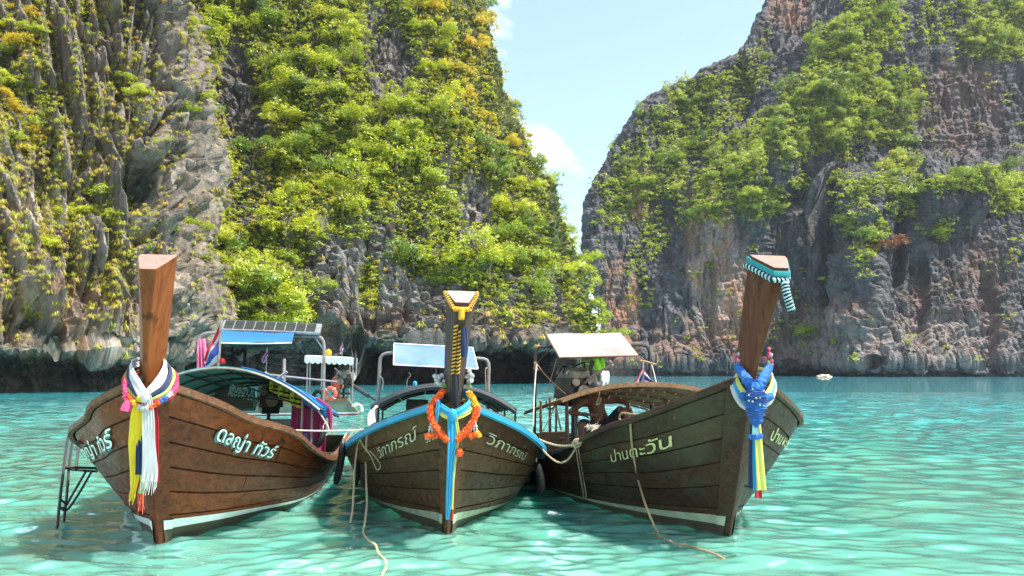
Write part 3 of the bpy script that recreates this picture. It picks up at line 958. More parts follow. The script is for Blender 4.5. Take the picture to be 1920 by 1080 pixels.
# ------------------------------------------------------------------ vegetation
def leaf_mat(name, stops, trans=0.5, use_obj=True, sat=1.0):
    m = bpy.data.materials.new(name)
    m.use_nodes = True
    nt = m.node_tree
    nt.nodes.remove(nt.nodes['Principled BSDF'])
    a = nt.nodes.new('ShaderNodeAttribute')
    a.attribute_name = 'hue'
    f = a.outputs['Fac']
    if use_obj:
        oi = nt.nodes.new('ShaderNodeObjectInfo')
        f = math_(nt, 'ADD', math_(nt, 'MULTIPLY', f, 0.5), math_(nt, 'MULTIPLY', oi.outputs['Random'], 0.5))
    c = ramp(nt, f, stops)
    df = nt.nodes.new('ShaderNodeBsdfDiffuse')
    tr = nt.nodes.new('ShaderNodeBsdfTranslucent')
    gl = nt.nodes.new('ShaderNodeBsdfGlossy')
    gl.inputs['Roughness'].default_value = 0.4
    gl.inputs['Color'].default_value = (0.9, 0.95, 0.85, 1)
    nt.links.new(c, df.inputs['Color'])
    nt.links.new(mixc(nt, 1.0, c, (1.25, 1.2, 0.6), 'MULTIPLY'), tr.inputs['Color'])
    m1 = nt.nodes.new('ShaderNodeMixShader')
    m1.inputs[0].default_value = trans
    nt.links.new(df.outputs[0], m1.inputs[1])
    nt.links.new(tr.outputs[0], m1.inputs[2])
    m2 = nt.nodes.new('ShaderNodeMixShader')
    m2.inputs[0].default_value = 0.035
    nt.links.new(m1.outputs[0], m2.inputs[1])
    nt.links.new(gl.outputs[0], m2.inputs[2])
    nt.links.new(m2.outputs[0], nt.nodes['Material Output'].inputs['Surface'])
    return m


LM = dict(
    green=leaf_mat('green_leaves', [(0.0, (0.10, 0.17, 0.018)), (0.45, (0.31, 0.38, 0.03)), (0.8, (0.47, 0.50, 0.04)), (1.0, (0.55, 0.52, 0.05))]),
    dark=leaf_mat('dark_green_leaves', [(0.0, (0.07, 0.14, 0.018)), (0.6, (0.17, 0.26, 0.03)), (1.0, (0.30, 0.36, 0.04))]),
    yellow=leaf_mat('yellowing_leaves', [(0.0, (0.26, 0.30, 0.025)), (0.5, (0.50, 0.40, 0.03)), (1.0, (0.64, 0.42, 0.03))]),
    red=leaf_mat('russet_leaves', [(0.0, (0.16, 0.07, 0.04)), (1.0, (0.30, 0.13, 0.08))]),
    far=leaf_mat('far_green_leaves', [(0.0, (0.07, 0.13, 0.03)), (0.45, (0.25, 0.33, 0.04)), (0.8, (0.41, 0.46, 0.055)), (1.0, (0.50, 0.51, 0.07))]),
    shrub=leaf_mat('shrub_leaves', [(0.0, (0.10, 0.17, 0.02)), (0.4, (0.29, 0.36, 0.03)), (0.7, (0.44, 0.46, 0.04)), (0.92, (0.52, 0.46, 0.05)), (1.0, (0.46, 0.36, 0.06))], use_obj=False),
    grass=leaf_mat('dry_grass', [(0.0, (0.22, 0.30, 0.035)), (0.4, (0.42, 0.42, 0.05)), (0.75, (0.56, 0.44, 0.08)), (1.0, (0.52, 0.32, 0.11))], use_obj=False, trans=0.3))
MT['bark'] = simple('bark', (0.16, 0.12, 0.09), 0.85, 0.4, 8, bmp=0.4)


def leaf_cloud(seed, nclump, per, R=1.0, leaf=0.085, flat=0.8, lobes=5):
    """leaf faces in clumps spread through an uneven crown; returns verts, quads, hue per face"""
    rg = np.random.default_rng(seed)
    lc = rg.normal(size=(lobes, 3)) * np.array([0.48, 0.48, 0.30]) * R
    lr = R * (0.40 + 0.28 * rg.random(lobes))
    V, H = [], []
    for k in range(nclump):
        j = rg.integers(lobes)
        v = rg.normal(size=3)
        v /= np.linalg.norm(v)
        if v[2] < -0.35:
            v[2] *= -0.5
        c = lc[j] + v * lr[j] * (0.72 + 0.4 * rg.random()) * np.array([1, 1, flat])
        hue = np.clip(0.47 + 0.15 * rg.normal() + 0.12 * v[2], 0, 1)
        for q in range(per):
            p = c + rg.normal(size=3) * R * 0.075 * np.array([1.2, 1.2, 0.8])
            n = v * 0.9 + np.array([0.25, -0.1, 0.5]) + rg.normal(size=3) * 0.5
            n /= np.linalg.norm(n)
            t = np.cross(n, rg.normal(size=3))
            t /= np.linalg.norm(t) + 1e-9
            b = np.cross(n, t)
            s = R * leaf * (0.6 + 0.8 * rg.random())
            V += [p - t * s, p - b * s * 0.5, p + t * s, p + b * s * 0.5]
            H.append(np.clip(hue + 0.06 * rg.normal(), 0, 1))
    V = np.array(V)
    F = np.arange(len(V)).reshape(-1, 4)
    return V, F, np.array(H)


CROWN = []
for k in range(8):
    V_, F_, H_ = leaf_cloud(100 + k, 135 + 12 * (k % 3), 17, 1.0, 0.056, 0.85 + 0.06 * (k % 4), 4 + k % 4)
    CROWN.append((V_, F_, H_))
CM = {}


def crown_mesh(k, kind):
    if (k, kind) not in CM:
        V_, F_, H_ = CROWN[k]
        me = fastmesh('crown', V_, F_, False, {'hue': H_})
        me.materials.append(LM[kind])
        CM[(k, kind)] = me
    return CM[(k, kind)]


def trunk_mesh(seed):
    rg = np.random.default_rng(seed)
    mb = MB()
    top = np.array([0.12 * rg.normal(), 0.12 * rg.normal(), 0.75])
    mb.tube(catmull([(0, 0.1, -0.75), (0.06 * rg.normal(), 0.05, -0.2), tuple(top * 0.5), tuple(top)], 6), [0.07, 0.06, 0.055, 0.045, 0.035, 0.02], 6)
    for j in range(5):
        a = rg.random() * 6.28
        s = np.array([0.0, 0.0, -0.15 + 0.12 * j])
        e = s + np.array([0.6 * math.cos(a), 0.6 * math.sin(a), 0.28 + 0.2 * rg.random()])
        mb.tube(catmull([s, (s + e) / 2 + [0, 0, 0.06], e], 5), [0.032, 0.028, 0.022, 0.016, 0.008], 5)
    return mb.mesh('trunk', MT['bark'])


TRUNK = [trunk_mesh(k) for k in range(4)]


def scatter(key, dens, n_try, rmin, seed, ylim=(-90, 720), xlim=(-60, 1980), face=0.02):
    """surface points inside the picture, at least rmin photo pixels apart"""
    C = CLIFF[key]
    rg = np.random.default_rng(seed)
    tc_ = np.array([0, 0, CAMH]) - C['G']
    tc_ /= np.linalg.norm(tc_, axis=1)[:, None]
    ok = (C['px'] > xlim[0]) & (C['px'] < xlim[1]) & (C['py'] > ylim[0]) & (C['py'] < ylim[1]) & ((C['N'] * tc_).sum(1) > face)
    ids = np.nonzero(ok)[0]
    # even in the picture: weight by projected area through a pixel hash
    cell = (C['px'][ids] // 3).astype(int) * 4000 + (C['py'][ids] // 3).astype(int)
    _, first = np.unique(cell, return_index=True)
    ids = ids[first]
    ids = rg.permutation(ids)[:n_try]
    dv = dens(C['px'][ids], C['py'][ids])
    keep = rg.random(len(ids)) < np.clip(dv, 0, 1)
    ids = ids[keep]
    g, out = {}, []
    rm = rmin if callable(rmin) else (lambda x, y: rmin)
    for i in ids:
        x, y = C['px'][i], C['py'][i]
        r = rm(x, y)
        a, b = int(x // 40), int(y // 40)
        if any((x - u) ** 2 + (y - w) ** 2 < r * r for p_ in (a - 1, a, a + 1) for q_ in (b - 1, b, b + 1) for u, w in g.get((p_, q_), ())):
            continue
        g.setdefault((a, b), []).append((x, y))
        out.append(i)
    return np.array(out, int)


def plant_tree(p, n, r, k, kind, label, group, spin, sz=1.0, out=0.45, name='tree'):
    c = p + n * r * out + np.array([0, 0, r * 0.25])
    o = thing(name, label, 'tree', c, group)
    o.rotation_euler = (0, 0, spin)
    o.scale = (r, r, r * sz)
    t = link('trunk', TRUNK[k % 4], o)
    cr_ = link('crown', crown_mesh(k, kind), o)
    return o


rg = np.random.default_rng(21)


def where_m(x, y):
    if x > xr_m(y) - 60:
        return 'at the right-hand skyline edge of the middle cliff'
    v = 'high on' if y < 170 else ('halfway up' if y < 400 else 'low on')
    h = 'the left part of' if x < 600 else ('the centre of' if x < 800 else 'the right part of')
    return v + ' ' + h + ' the middle cliff'


def where_l(x, y):
    v = 'near the top of' if y < 130 else ('halfway up' if y < 300 else 'low on')
    h = 'the left part of' if x < 130 else ('the middle of' if x < 260 else 'the right-hand edge of')
    return 'small leafy bush ' + v + ' ' + h + ' the near ribbed cliff'


def where_r(x, y):
    if x < xl_r(y) + 60:
        return 'on the left skyline edge of the far cliff'
    v = 'high on' if y < 170 else ('halfway up' if y < 330 else 'low on')
    h = 'the left part of' if x < 1400 else ('the centre of' if x < 1680 else 'the right part of')
    return v + ' ' + h + ' the far cliff'


# trees of the middle cliff
ids = scatter('M', lambda x, y: np.where(np.minimum(veg_m(x, y), np.minimum(veg_m(x, y + 28), np.minimum(veg_m(x - 18, y + 8), veg_m(x + 18, y + 8)))) > 0.4, 0.95, 0.0), 9000, lambda x, y: 27 if y > 300 else 30, 31, ylim=(-70, 640))
C = CLIFF['M']
ids = ids[:160]
for i in ids:
    x, y = C['px'][i], C['py'][i]
    near_sky = x > xr_m(y) - 110 and y < 300
    r = 1.7 + 1.9 * rg.random() ** 1.5
    if x > xr_m(y) - 70:
        r = min(r, 2.0)
    u = rg.random()
    kind = 'yellow' if (near_sky and u < 0.75) else ('dark' if u > 0.80 else 'green')
    lab = {'yellow': 'yellow-leaved tree ', 'dark': 'dark green tree ', 'green': 'bright green bushy tree '}[kind] + where_m(x, y)
    plant_tree(C['G'][i], C['N'][i], r, int(rg.integers(8)), kind, lab, lab.replace('tree', 'trees'), rg.random() * 6.28, 0.8 + 0.35 * rg.random())
# trees of the far right cliff
ids = scatter('R', lambda x, y: np.where(veg_r(x, y) > 0.3, veg_r(x, y), 0.0), 14000, 17, 41, ylim=(-60, 660))
C = CLIFF['R']
ids = ids[:138]
for i in ids:
    x, y = C['px'][i], C['py'][i]
    r = 2.2 + 2.2 * rg.random() ** 1.6
    u = rg.random()
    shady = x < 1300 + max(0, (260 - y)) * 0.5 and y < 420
    kind = 'dark' if u < (0.55 if shady else 0.2) else 'far'  # shaded flank gets more dark-leaved trees, its shade put into leaf colour
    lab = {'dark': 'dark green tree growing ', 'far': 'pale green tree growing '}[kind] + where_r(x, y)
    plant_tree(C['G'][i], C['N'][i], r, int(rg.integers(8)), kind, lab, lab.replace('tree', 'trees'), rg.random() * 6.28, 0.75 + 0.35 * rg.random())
# one russet tree on the far buttress
j = np.argmin((C['px'] - 1660) ** 2 + (C['py'] - 462) ** 2)
plant_tree(C['G'][j], C['N'][j], 4.2, 3, 'red', 'russet-leaved tree low on the tall cliff across the bay', None, 0.4, 0.8)
# trees on the near cliff
L_TREES = [(40, 110, 60, 70, .8), (30, 210, 60, 60, .9), (90, 190, 30, 30, .6), (60, 250, 50, 40, .7), (170, 415, 40, 30, .9), (200, 395, 30, 20, .8), (90, 470, 40, 20, .5), (345, 160, 36, 50, .7), (330, 80, 30, 40, .5), (245, 180, 22, 24, .8), (150, 30, 30, 20, .7), (385, 480, 22, 80, .6), (20, 90, 30, 50, .7), (220, 150, 20, 20, .6)]
ids = scatter('L', lambda x, y: ell(x, y, L_TREES, 0.0) * 0.5, 9000, 30, 51, ylim=(-40, 600))
C = CLIFF['L']
for i in ids[:42]:
    r = 0.75 + 0.75 * rg.random() ** 1.5
    plant_tree(C['G'][i], C['N'][i], r, int(rg.integers(8)), 'green' if rg.random() < 0.75 else 'yellow', where_l(C['px'][i], C['py'][i]), where_l(C['px'][i], C['py'][i]).replace('small leafy bush', 'small leafy bushes'), rg.random() * 6.28, 0.85, name='bush')


# low cover nobody could count
def merged(key, ids, protos, smin, smax, mat, name, label, sd, hue_shift, align=0.5, out=0.3):
    C = CLIFF[key]
    rg = np.random.default_rng(sd)
    Vs, Fs, Hs, n = [], [], [], 0
    for i in ids:
        V_, F_, H_ = protos[rg.integers(len(protos))]
        s = smin + (smax - smin) * rg.random() ** 1.6
        a = rg.random() * 6.28
        ca, sa = math.cos(a), math.sin(a)
        W = V_ @ np.array([[ca, sa, 0], [-sa, ca, 0], [0, 0, 1]]) * s
        Vs.append(W + C['G'][i] + C['N'][i] * s * out + np.array([0, 0, s * 0.1]))
        Fs.append(F_ + n)
        Hs.append(np.clip(H_ + hue_shift(C['px'][i], C['py'][i], rg), 0, 1))
        n += len(V_)
    me = fastmesh(name, np.concatenate(Vs), np.concatenate(Fs), False, {'hue': np.concatenate(Hs)})
    me.materials.append(mat)
    o = link(name, me)
    tag(o, label, None, None, 'stuff')


SHR = [leaf_cloud(300 + k, 20, 6, 1.0, 0.12, 0.8, 3) for k in range(6)]


def tuft(seed, nb=34):
    """a drooping tuft of long grass"""
    rg = np.random.default_rng(seed)
    V, H = [], []
    for k in range(nb):
        a = rg.random() * 6.28
        l = 0.7 + 0.5 * rg.random()
        d0 = np.array([math.cos(a), math.sin(a), 0])
        s = np.array([-math.sin(a), math.cos(a), 0]) * 0.03
        up = 0.35 + 0.5 * rg.random()
        p0 = rg.normal(size=3) * 0.1
        p1 = p0 + d0 * l * 0.45 + np.array([0, 0, up * l * 0.8])
        p2 = p0 + d0 * l * 0.95 + np.array([0, 0, up * l * 0.35 - 0.3])
        V += [p0 - s, p0 + s, p1 + s, p1 - s, p1 - s, p1 + s, p2 + s * 0.2, p2 - s * 0.2]
        h = np.clip(0.5 + 0.2 * rg.normal(), 0, 1)
        H += [h, h]
    V = np.array(V)
    return V, np.arange(len(V)).reshape(-1, 4), np.array(H)


TUF = [tuft(500 + k) for k in range(6)]
ids = scatter('M', lambda x, y: np.clip(veg_m(x, y) * 1.15 - 0.08, 0, 1), 40000, 7.0, 61, ylim=(-80, 640))
merged('M', ids, SHR, 0.5, 1.35, LM['shrub'], 'undergrowth', 'low green scrub covering the middle cliff between its trees', 62, lambda x, y, r: r.normal() * 0.15 + (0.30 if x > xr_m(y) - 120 and y < 300 else 0.0))
ids = scatter('R', lambda x, y: np.clip(veg_r(x, y) * 1.1, 0, 1), 40000, 5.0, 63, ylim=(-80, 690))
merged('R', ids, SHR, 1.1, 2.6, LM['far'], 'undergrowth', 'low scrub on the ledges of the tall cliff across the bay', 64, lambda x, y, r: r.normal() * 0.15)
gd = lambda x, y: ell(x, y, [(200, 660, 260, 70, 0.03), (330, 600, 90, 60, 0.08), (255, 365, 55, 70, 0.05), (60, 575, 90, 40, 0.15), (80, 395, 60, 40, 0.4), (100, 300, 80, 60, 0.95), (300, 150, 90, 120, 0.8), (180, 420, 110, 70, 0.95), (360, 380, 60, 60, .7), (410, 560, 14, 80, .9)], 0.75)
ids = scatter('L', lambda x, y: np.clip((gd(x, y) * 0.50 + 0.30 * (x > 335) * (y < 600)) * (1 + 1.9 * fbm(np.stack([x * .02 + y * .006, y * .006, x * 0], 1), 3)), 0, 1), 60000, 5.0, 65, ylim=(-60, 690), face=-0.05)
merged('L', ids, TUF, 0.20, 0.58, LM['grass'], 'grass', 'tufts of dry yellow grass hanging all over the near ribbed cliff', 66, lambda x, y, r: r.normal() * 0.2 - 0.05, out=0.1)
ids = scatter('M', lambda x, y: ell(x, y, [(800, 615, 280, 40, .035), (690, 560, 100, 70, .02), (620, 580, 60, 60, .02), (600, 390, 60, 40, .2), (520, 350, 60, 30, .12), (960, 615, 90, 40, .10), (450, 280, 50, 60, .05), (1040, 600, 40, 50, .06)], 0.005), 30000, 9, 67, ylim=(-20, 668))
merged('M', ids, TUF, 0.35, 0.95, LM['grass'], 'grass', 'tufts of dry straw-coloured grass on the bare rock of the middle cliff', 68, lambda x, y, r: r.normal() * 0.2 + 0.1, out=0.1)
ids = scatter('L', lambda x, y: ell(x, y, L_TREES, 0.006) * 0.35, 20000, 10, 69, ylim=(-40, 600))
merged('L', ids, SHR, 0.3, 0.7, LM['shrub'], 'undergrowth', 'small green scrub between the grass tufts of the near cliff', 70, lambda x, y, r: r.normal() * 0.15)

# small rocks at the foot of the cliffs
def boulder(px, py, w, h, D, name, label, mat, seed):
    rgb = np.random.default_rng(seed)
    a = at(px, py, D)
    W, Hh = w * D / FPX, h * D / FPX
    n1, n2 = 14, 20
    th = np.linspace(0, math.pi, n1)[:, None]
    ph = np.linspace(0, 2 * math.pi, n2)[None, :]
    V = np.stack([np.sin(th) * np.cos(ph), np.sin(th) * np.sin(ph), np.cos(th) + 0 * ph], 2)
    nn = fbm(V.reshape(-1, 3) * 1.7 + seed, 4).reshape(n1, n2)
    V = V * (1 + 0.55 * nn)[..., None] * np.array([W / 2, W / 2, Hh])
    mb = MB().grid(V + np.array([a[0], D, 0.0]))
    solo(mb, name, mat, label, 'rock', smooth=False)


MT['rock_tan'] = simple('tan_rock', (0.42, 0.34, 0.24), 0.85, 0.3, 1.2, bmp=0.5)
MT['rock_dark'] = simple('wet_dark_rock', (0.10, 0.09, 0.08), 0.6, 0.4, 1.2, bmp=0.5)
boulder(1545, 702, 28, 4.5, 205, 'rock', 'small tan rock rising from the water below the far cliff', MT['rock_tan'], 1)
boulder(1122, 712, 16, 4, 110, 'rock', 'small dark wet rock off the cave mouth of the middle cliff', MT['rock_dark'], 2)

# ------------------------------------------------------------------ sea air
hz = MB().box((0, 300, 90), (1500, 700, 184))
m, nt, b = newmat('sea_haze')
nt.nodes.remove(b)
pv = nt.nodes.new('ShaderNodeVolumePrincipled')
pv.inputs['Color'].default_value = (0.80, 0.88, 1.0, 1)
pv.inputs['Density'].default_value = 0.00009
pv.inputs['Anisotropy'].default_value = 0.2
nt.links.new(pv.outputs[0], nt.nodes['Material Output'].inputs['Volume'])
hob = link('haze', hz.mesh('haze', m, (0, 0, 0), False))
tag(hob, 'thin pale haze hanging in the bay', None, None, 'stuff')
# ------------------------------------------------------------------ boats
LK = np.array([0, .3, .7, 1.2, 2, 3, 4.5, 7, 9.5])


def spl(v, t):
    v = np.asarray(v, float)
    d = np.gradient(v, LK)
    t = np.clip(np.asarray(t, float), 0, LK[-1])
    i = np.clip(np.searchsorted(LK, t) - 1, 0, len(LK) - 2)
    h = LK[i + 1] - LK[i]
    s = (t - LK[i]) / h
    return (2 * s ** 3 - 3 * s * s + 1) * v[i] + (s ** 3 - 2 * s * s + s) * h * d[i] + (-2 * s ** 3 + 3 * s * s) * v[i + 1] + (s ** 3 - s * s) * h * d[i + 1]


class Hull:
    W0 = 0.62

    def __init__(s, X, Y, th, ro, R, bg, zg, bw, L=7.8):
        s.X, s.Y, s.th, s.ro, s.R, s.bg, s.zg, s.bw, s.L = X, Y, R_(th), R_(ro), R, bg, zg, bw, L
        s.M = np.array(Matrix.Rotation(s.th, 3, 'Z') @ Matrix.Rotation(s.ro, 3, 'Y'))

    def world(s, P):
        return np.asarray(P, float) @ s.M.T + np.array([s.X, s.Y, 0])

    def local(s, P):
        return (np.asarray(P, float) - np.array([s.X, s.Y, 0])) @ s.M

    def at(s, px, py, D):
        return s.local(at(px, py, D))

    def raw(s, side, l, w):
        l, w = np.broadcast_arrays(np.asarray(l, float), np.asarray(w, float))
        g, z, b = spl(s.bg, l), spl(s.zg, l), spl(s.bw, l)
        a = np.clip(w / s.W0, 0, 1)
        c = np.clip((w - s.W0) / (1 - s.W0), 0, 1)
        x = np.where(w <= s.W0, g + (b - g) * a ** 1.25, b * np.cos(c * math.pi / 2))
        zz = np.where(w <= s.W0, z * (1 - a), -0.38 * np.sin(c * math.pi / 2))
        y = l - s.R * (1 - a) + 0.14 * c
        return np.stack([side * x, y, zz], -1)

    def nrm(s, side, l, w):
        e = 1e-3
        l = np.asarray(l, float)
        w = np.asarray(w, float)
        dl = s.raw(side, np.maximum(l, 0.012) + e, w) - s.raw(side, np.maximum(l, 0.012) - e, w)
        dw = s.raw(side, np.maximum(l, 0.012), np.clip(w + e, 0, 1)) - s.raw(side, np.maximum(l, 0.012), np.clip(w - e, 0, 1))
        n = np.cross(dl, dw) * side
        n /= np.linalg.norm(n, axis=-1)[..., None] + 1e-12
        n = np.where((n[..., :1] * side) < 0, -n, n)
        return n

    def pt(s, side, l, w, off=0.0):
        P = s.raw(side, l, w)
        n = s.nrm(side, *np.broadcast_arrays(np.asarray(l, float), np.asarray(w, float)))
        off = np.asarray(off, float)
        return P + n * (off[..., None] if off.ndim else off)

    def w_of_z(s, l, z):
        zg = spl(s.zg, l)
        return np.where(z >= 0, s.W0 * (1 - z / zg), s.W0 + (1 - s.W0) * np.arcsin(np.clip(-z / 0.38, 0, 1)) / (math.pi / 2))

    def find(s, side, px, py):
        """hull parameters of the point seen at a photo pixel"""
        l = np.linspace(0.02, 6, 300)[:, None]
        w = np.linspace(0, 0.7, 140)[None, :]
        P = s.world(s.raw(side, l, w).reshape(-1, 3))
        x, y = proj(P)
        n = s.nrm(side, *np.broadcast_arrays(l, w)).reshape(-1, 3) @ s.M.T
        away = (n * (np.array([0, 0, CAMH]) - P)).sum(1) < 0
        k = np.argmin((x - px) ** 2 + (y - py) ** 2 + away * 1e5)
        return float(l[k // 140, 0]), float(w[0, k % 140])

    def onto(s, side, px, py, off=0.04):
        l, w = s.find(side, px, py)
        return at(px, py, s.world(s.pt(side, l, w, off))[1])

    def gun(s, side, l, up=0.0, out=0.0):
        l = np.asarray(l, float)
        return np.stack([side * (spl(s.bg, l) + out), l - s.R, spl(s.zg, l) + up], -1)


HA = Hull(-3.374, 7.631, 7.56, 0.62, 0.678, [0.05, 0.482, 0.72, 1.046, 1.189, 1.243, 1.261, 1.24, 1.05], [1.559, 1.372, 1.198, 1.04, 0.793, 0.583, 0.406, 0.42, 0.55], [0.02, 0.124, 0.357, 0.546, 0.942, 1.104, 1.117, 0.95, 0.4])
HB = Hull(-0.662, 8.091, 6.18, 1.46, 0.521, [0.05, 0.327, 0.65, 0.9, 1.172, 1.281, 1.27, 1.24, 1.05], [1.353, 1.244, 1.1, 0.95, 0.733, 0.536, 0.409, 0.42, 0.55], [0.02, 0.094, 0.292, 0.544, 0.864, 1.017, 1.049, 0.95, 0.4])
HC = Hull(2.164, 7.986, 8.88, 0.73, 0.583, [0.05, 0.484, 0.863, 1.008, 1.148, 1.209, 1.219, 1.2, 1.05], [1.585, 1.371, 1.163, 1.042, 0.82, 0.593, 0.422, 0.42, 0.55], [0.02, 0.124, 0.355, 0.611, 0.918, 1.129, 1.15, 0.95, 0.4])

LS = np.concatenate([[0.004], np.array([0.04, 0.08, 0.10, 0.135]), np.linspace(0.2, 0.4, 4), np.linspace(0.5, 2.0, 10), np.linspace(2.3, 7.8, 14)])


def hull_parts(h, boat, M, nstrake, stripe, seed, stem_w=0.075, rail_h=0.06):
    rg = np.random.default_rng(seed)
    # inner shell, dark behind the seams and inside the boat
    mb = MB()
    ws = np.linspace(0, 1, 12)
    for sd in (1, -1):
        mb.grid(h.pt(sd, LS[:, None], ws[None, :], -0.012), flip=sd > 0)
        mb.grid(h.pt(sd, LS[:, None], ws[None, :], -0.05), flip=sd < 0)
    tr = [h.pt(1, h.L, w, -0.01) for w in ws] + [h.pt(-1, h.L, w, -0.01) for w in ws[::-1]]
    b = mb.n
    mb.add(np.array(tr), [tuple(range(len(tr)))])
    hull = part(mb, 'hull', M['inner'], boat)
    # planks
    edges = np.linspace(0.015, 0.70, nstrake + 1)
    gap = 0.0042
    for sd in (1, -1):
        for k in range(nstrake):
            cuts = [0.03]
            x = rg.uniform(0.8, 2.0) if k % 2 else rg.uniform(1.6, 3.0)
            while x < 7:
                cuts.append(x)
                x += rg.uniform(1.3, 2.4)
            cuts.append(7.8)
            for a, c in zip(cuts[:-1], cuts[1:]):
                ll = np.unique(np.concatenate([[a + 0.006, c - 0.006], LS[(LS > a + 0.03) & (LS < c - 0.03)]]))
                wob = 0.0016 * rg.normal()
                w0, w1 = edges[k] + gap, edges[k + 1] - gap
                off = 0.006 + 0.006 * rg.random()
                ww = np.array([w0, (w0 + w1) / 2, w1])
                S = h.pt(sd, ll[:, None], ww[None, :], off)
                I = h.pt(sd, ll[:, None], ww[None, :], -0.011)
                n, m = S.shape[:2]
                mb = MB()
                mb.grid(S, flip=sd > 0)
                for e0, e1 in ((S[:, 0], I[:, 0]), (I[:, -1], S[:, -1])):
                    mb.grid(np.stack([e0, e1], 1), flip=sd < 0)
                for e0, e1 in ((I[0], S[0]), (S[-1], I[-1])):
                    mb.grid(np.stack([e0, e1], 0), flip=sd > 0)
                part(mb, 'plank', M['plank'], hull)
    # painted bottom and the stripe above it
    zu0, zl0, lend = stripe
    ls = LS[(LS <= lend)]
    for nm, mat, top, bot, off in (('painted_stripe', M['stripe'], lambda l: 0.045 + (zu0 - 0.045) * (1 - l / lend) ** 1.5, lambda l: 0.038 + (zl0 - 0.038) * (1 - l / lend) ** 1.5, 0.0155),
                                   ('bottom_paint', M['bottom'], lambda l: 0.038 + (zl0 - 0.038) * np.clip(1 - l / lend, 0, 1) ** 1.5, lambda l: -0.30 + 0 * l, 0.0150)):
        mb = MB()
        l2 = ls if nm == 'painted_stripe' else LS
        for sd in (1, -1):
            t = np.linspace(0, 1, 3 if nm == 'painted_stripe' else 7)[None, :]
            zz = top(l2)[:, None] * (1 - t) + bot(l2)[:, None] * t
            w = h.w_of_z(np.repeat(l2[:, None], zz.shape[1], 1), zz)
            oo = np.where(l2 < stem_w + 0.03, off + 0.016, off)[:, None] + 0 * w
            mb.grid(h.pt(sd, l2[:, None], w, oo), flip=sd > 0)
        part(mb, nm, mat, hull)
    # stem timber
    mb = MB()
    ws = np.linspace(0, 1, 16)
    rows = []
    for w in ws:
        r = [h.pt(1, stem_w, w, 0.026), h.pt(1, 0.0, w, 0.02), None, h.pt(-1, 0.0, w, 0.02), h.pt(-1, stem_w, w, 0.026)]
        m = h.raw(1, 0.0, w)
        for q in (1, 3):
            r[q] = np.array([math.copysign(0.018, r[q][0]), m[1] - 0.035, r[q][2]])
        r[2] = np.array([0, m[1] - 0.045, m[2]])
        rows.append([r[0] * np.array([1, 1, 1]) + np.array([0.0, 0, 0])] + r[1:])
    mb.grid(np.array(rows))
    part(mb, 'stem', M['stem'], boat)
    # gunwale: outer rail and flat cap, each side
    lg = np.concatenate([np.linspace(0.05, 2, 22), np.linspace(2.3, 7.8, 14)])
    for sd in (1, -1):
        for nm, mat, (o0, o1, u0, u1) in (('rub_rail', M['rail'], (0.012, 0.062, -rail_h, 0.012)), ('gunwale_cap', M['cap'], (-0.05, 0.035, 0.014, 0.034))):
            ring = [h.gun(sd, lg, u, o) for o, u in ((o0, u0), (o1, u0), (o1, u1), (o0, u1))]
            mb = MB().grid(np.stack(ring + ring[:1], 1), flip=sd < 0)
            n = len(lg)
            mb.f += [(0, 1, 2, 3), tuple((n - 1) * 5 + q for q in (3, 2, 1, 0))]
            mb.mi += [0, 0]
            part(mb, nm, mat, boat)
    # floor, thwarts and the breast hook
    for a, c in ((-0.72, -0.36), (-0.34, 0.0), (0.02, 0.36), (0.38, 0.72)):
        part(MB().box(((a + c) / 2, 4.6, 0.12), (0.34, 4.6, 0.03)), 'floor_board', M['inner'], boat)
    for l in (1.3, 2.4, 3.6, 4.8, 6.0):
        g = float(spl(h.bg, l)) - 0.06
        part(MB().box((0, l - h.R, float(spl(h.zg, l)) - 0.10), (2 * g, 0.16, 0.04)), 'thwart', M['inner'], boat)
    l = 0.42
    g = float(spl(h.bg, l))
    part(MB().box((0, l - h.R - 0.12, float(spl(h.zg, l)) + 0.03), (1.1 * g, 0.10, 0.07)), 'breast_hook', M['cap'], boat)
    return hull


def prow(h, boat, ztop_front, top_nb, top_nf, neck_nb, neck_nf, mat, topmat, fwd=0.22, depth=0.28, lean=0.0, cut=0.17, neck_d=0.20):
    """raked prow post: narrow in front, wide at the back, growing towards an oblique sawn top"""
    zg0 = h.zg[0]
    mb = MB()
    n = 14
    rows = []
    for i in range(n):
        t = i / (n - 1)
        z = zg0 - 0.35 + (ztop_front - zg0 + 0.35) * t
        u = max(0.0, (z - zg0) / (ztop_front - zg0))
        yf = -h.R * min(1, z / zg0) - 0.05 - (fwd * u ** 1.3)
        x0 = lean * u
        e = u ** 1.1
        nb = neck_nb + (top_nb - neck_nb) * e
        nf = neck_nf + (top_nf - neck_nf) * u ** 1.4
        d = neck_d + (depth - neck_d) * u
        zb = z + (cut * (t if u > 0 else 0))
        rows.append([(x0 - nb, yf + d, zb), (x0 - nb * 0.96, yf + d * 0.78, z + (zb - z) * 0.8), (x0 - nf, yf, z), (x0 + nf, yf, z), (x0 + nb * 0.96, yf + d * 0.78, z + (zb - z) * 0.8), (x0 + nb, yf + d, zb)])
    G = np.array(rows)
    mb.grid(G, wrap=True, mi=0)
    mb.f.append(tuple((n - 1) * 6 + k for k in range(6)))
    mb.mi.append(1)
    o = part(mb, 'prow_post', [mat, topmat], boat, smooth=False)
    bv = o.modifiers.new('soft_edge', 'BEVEL')
    bv.width = 0.011
    bv.segments = 2
    bv.limit_method = 'ANGLE'
    bv.angle_limit = R_(12)
    return G


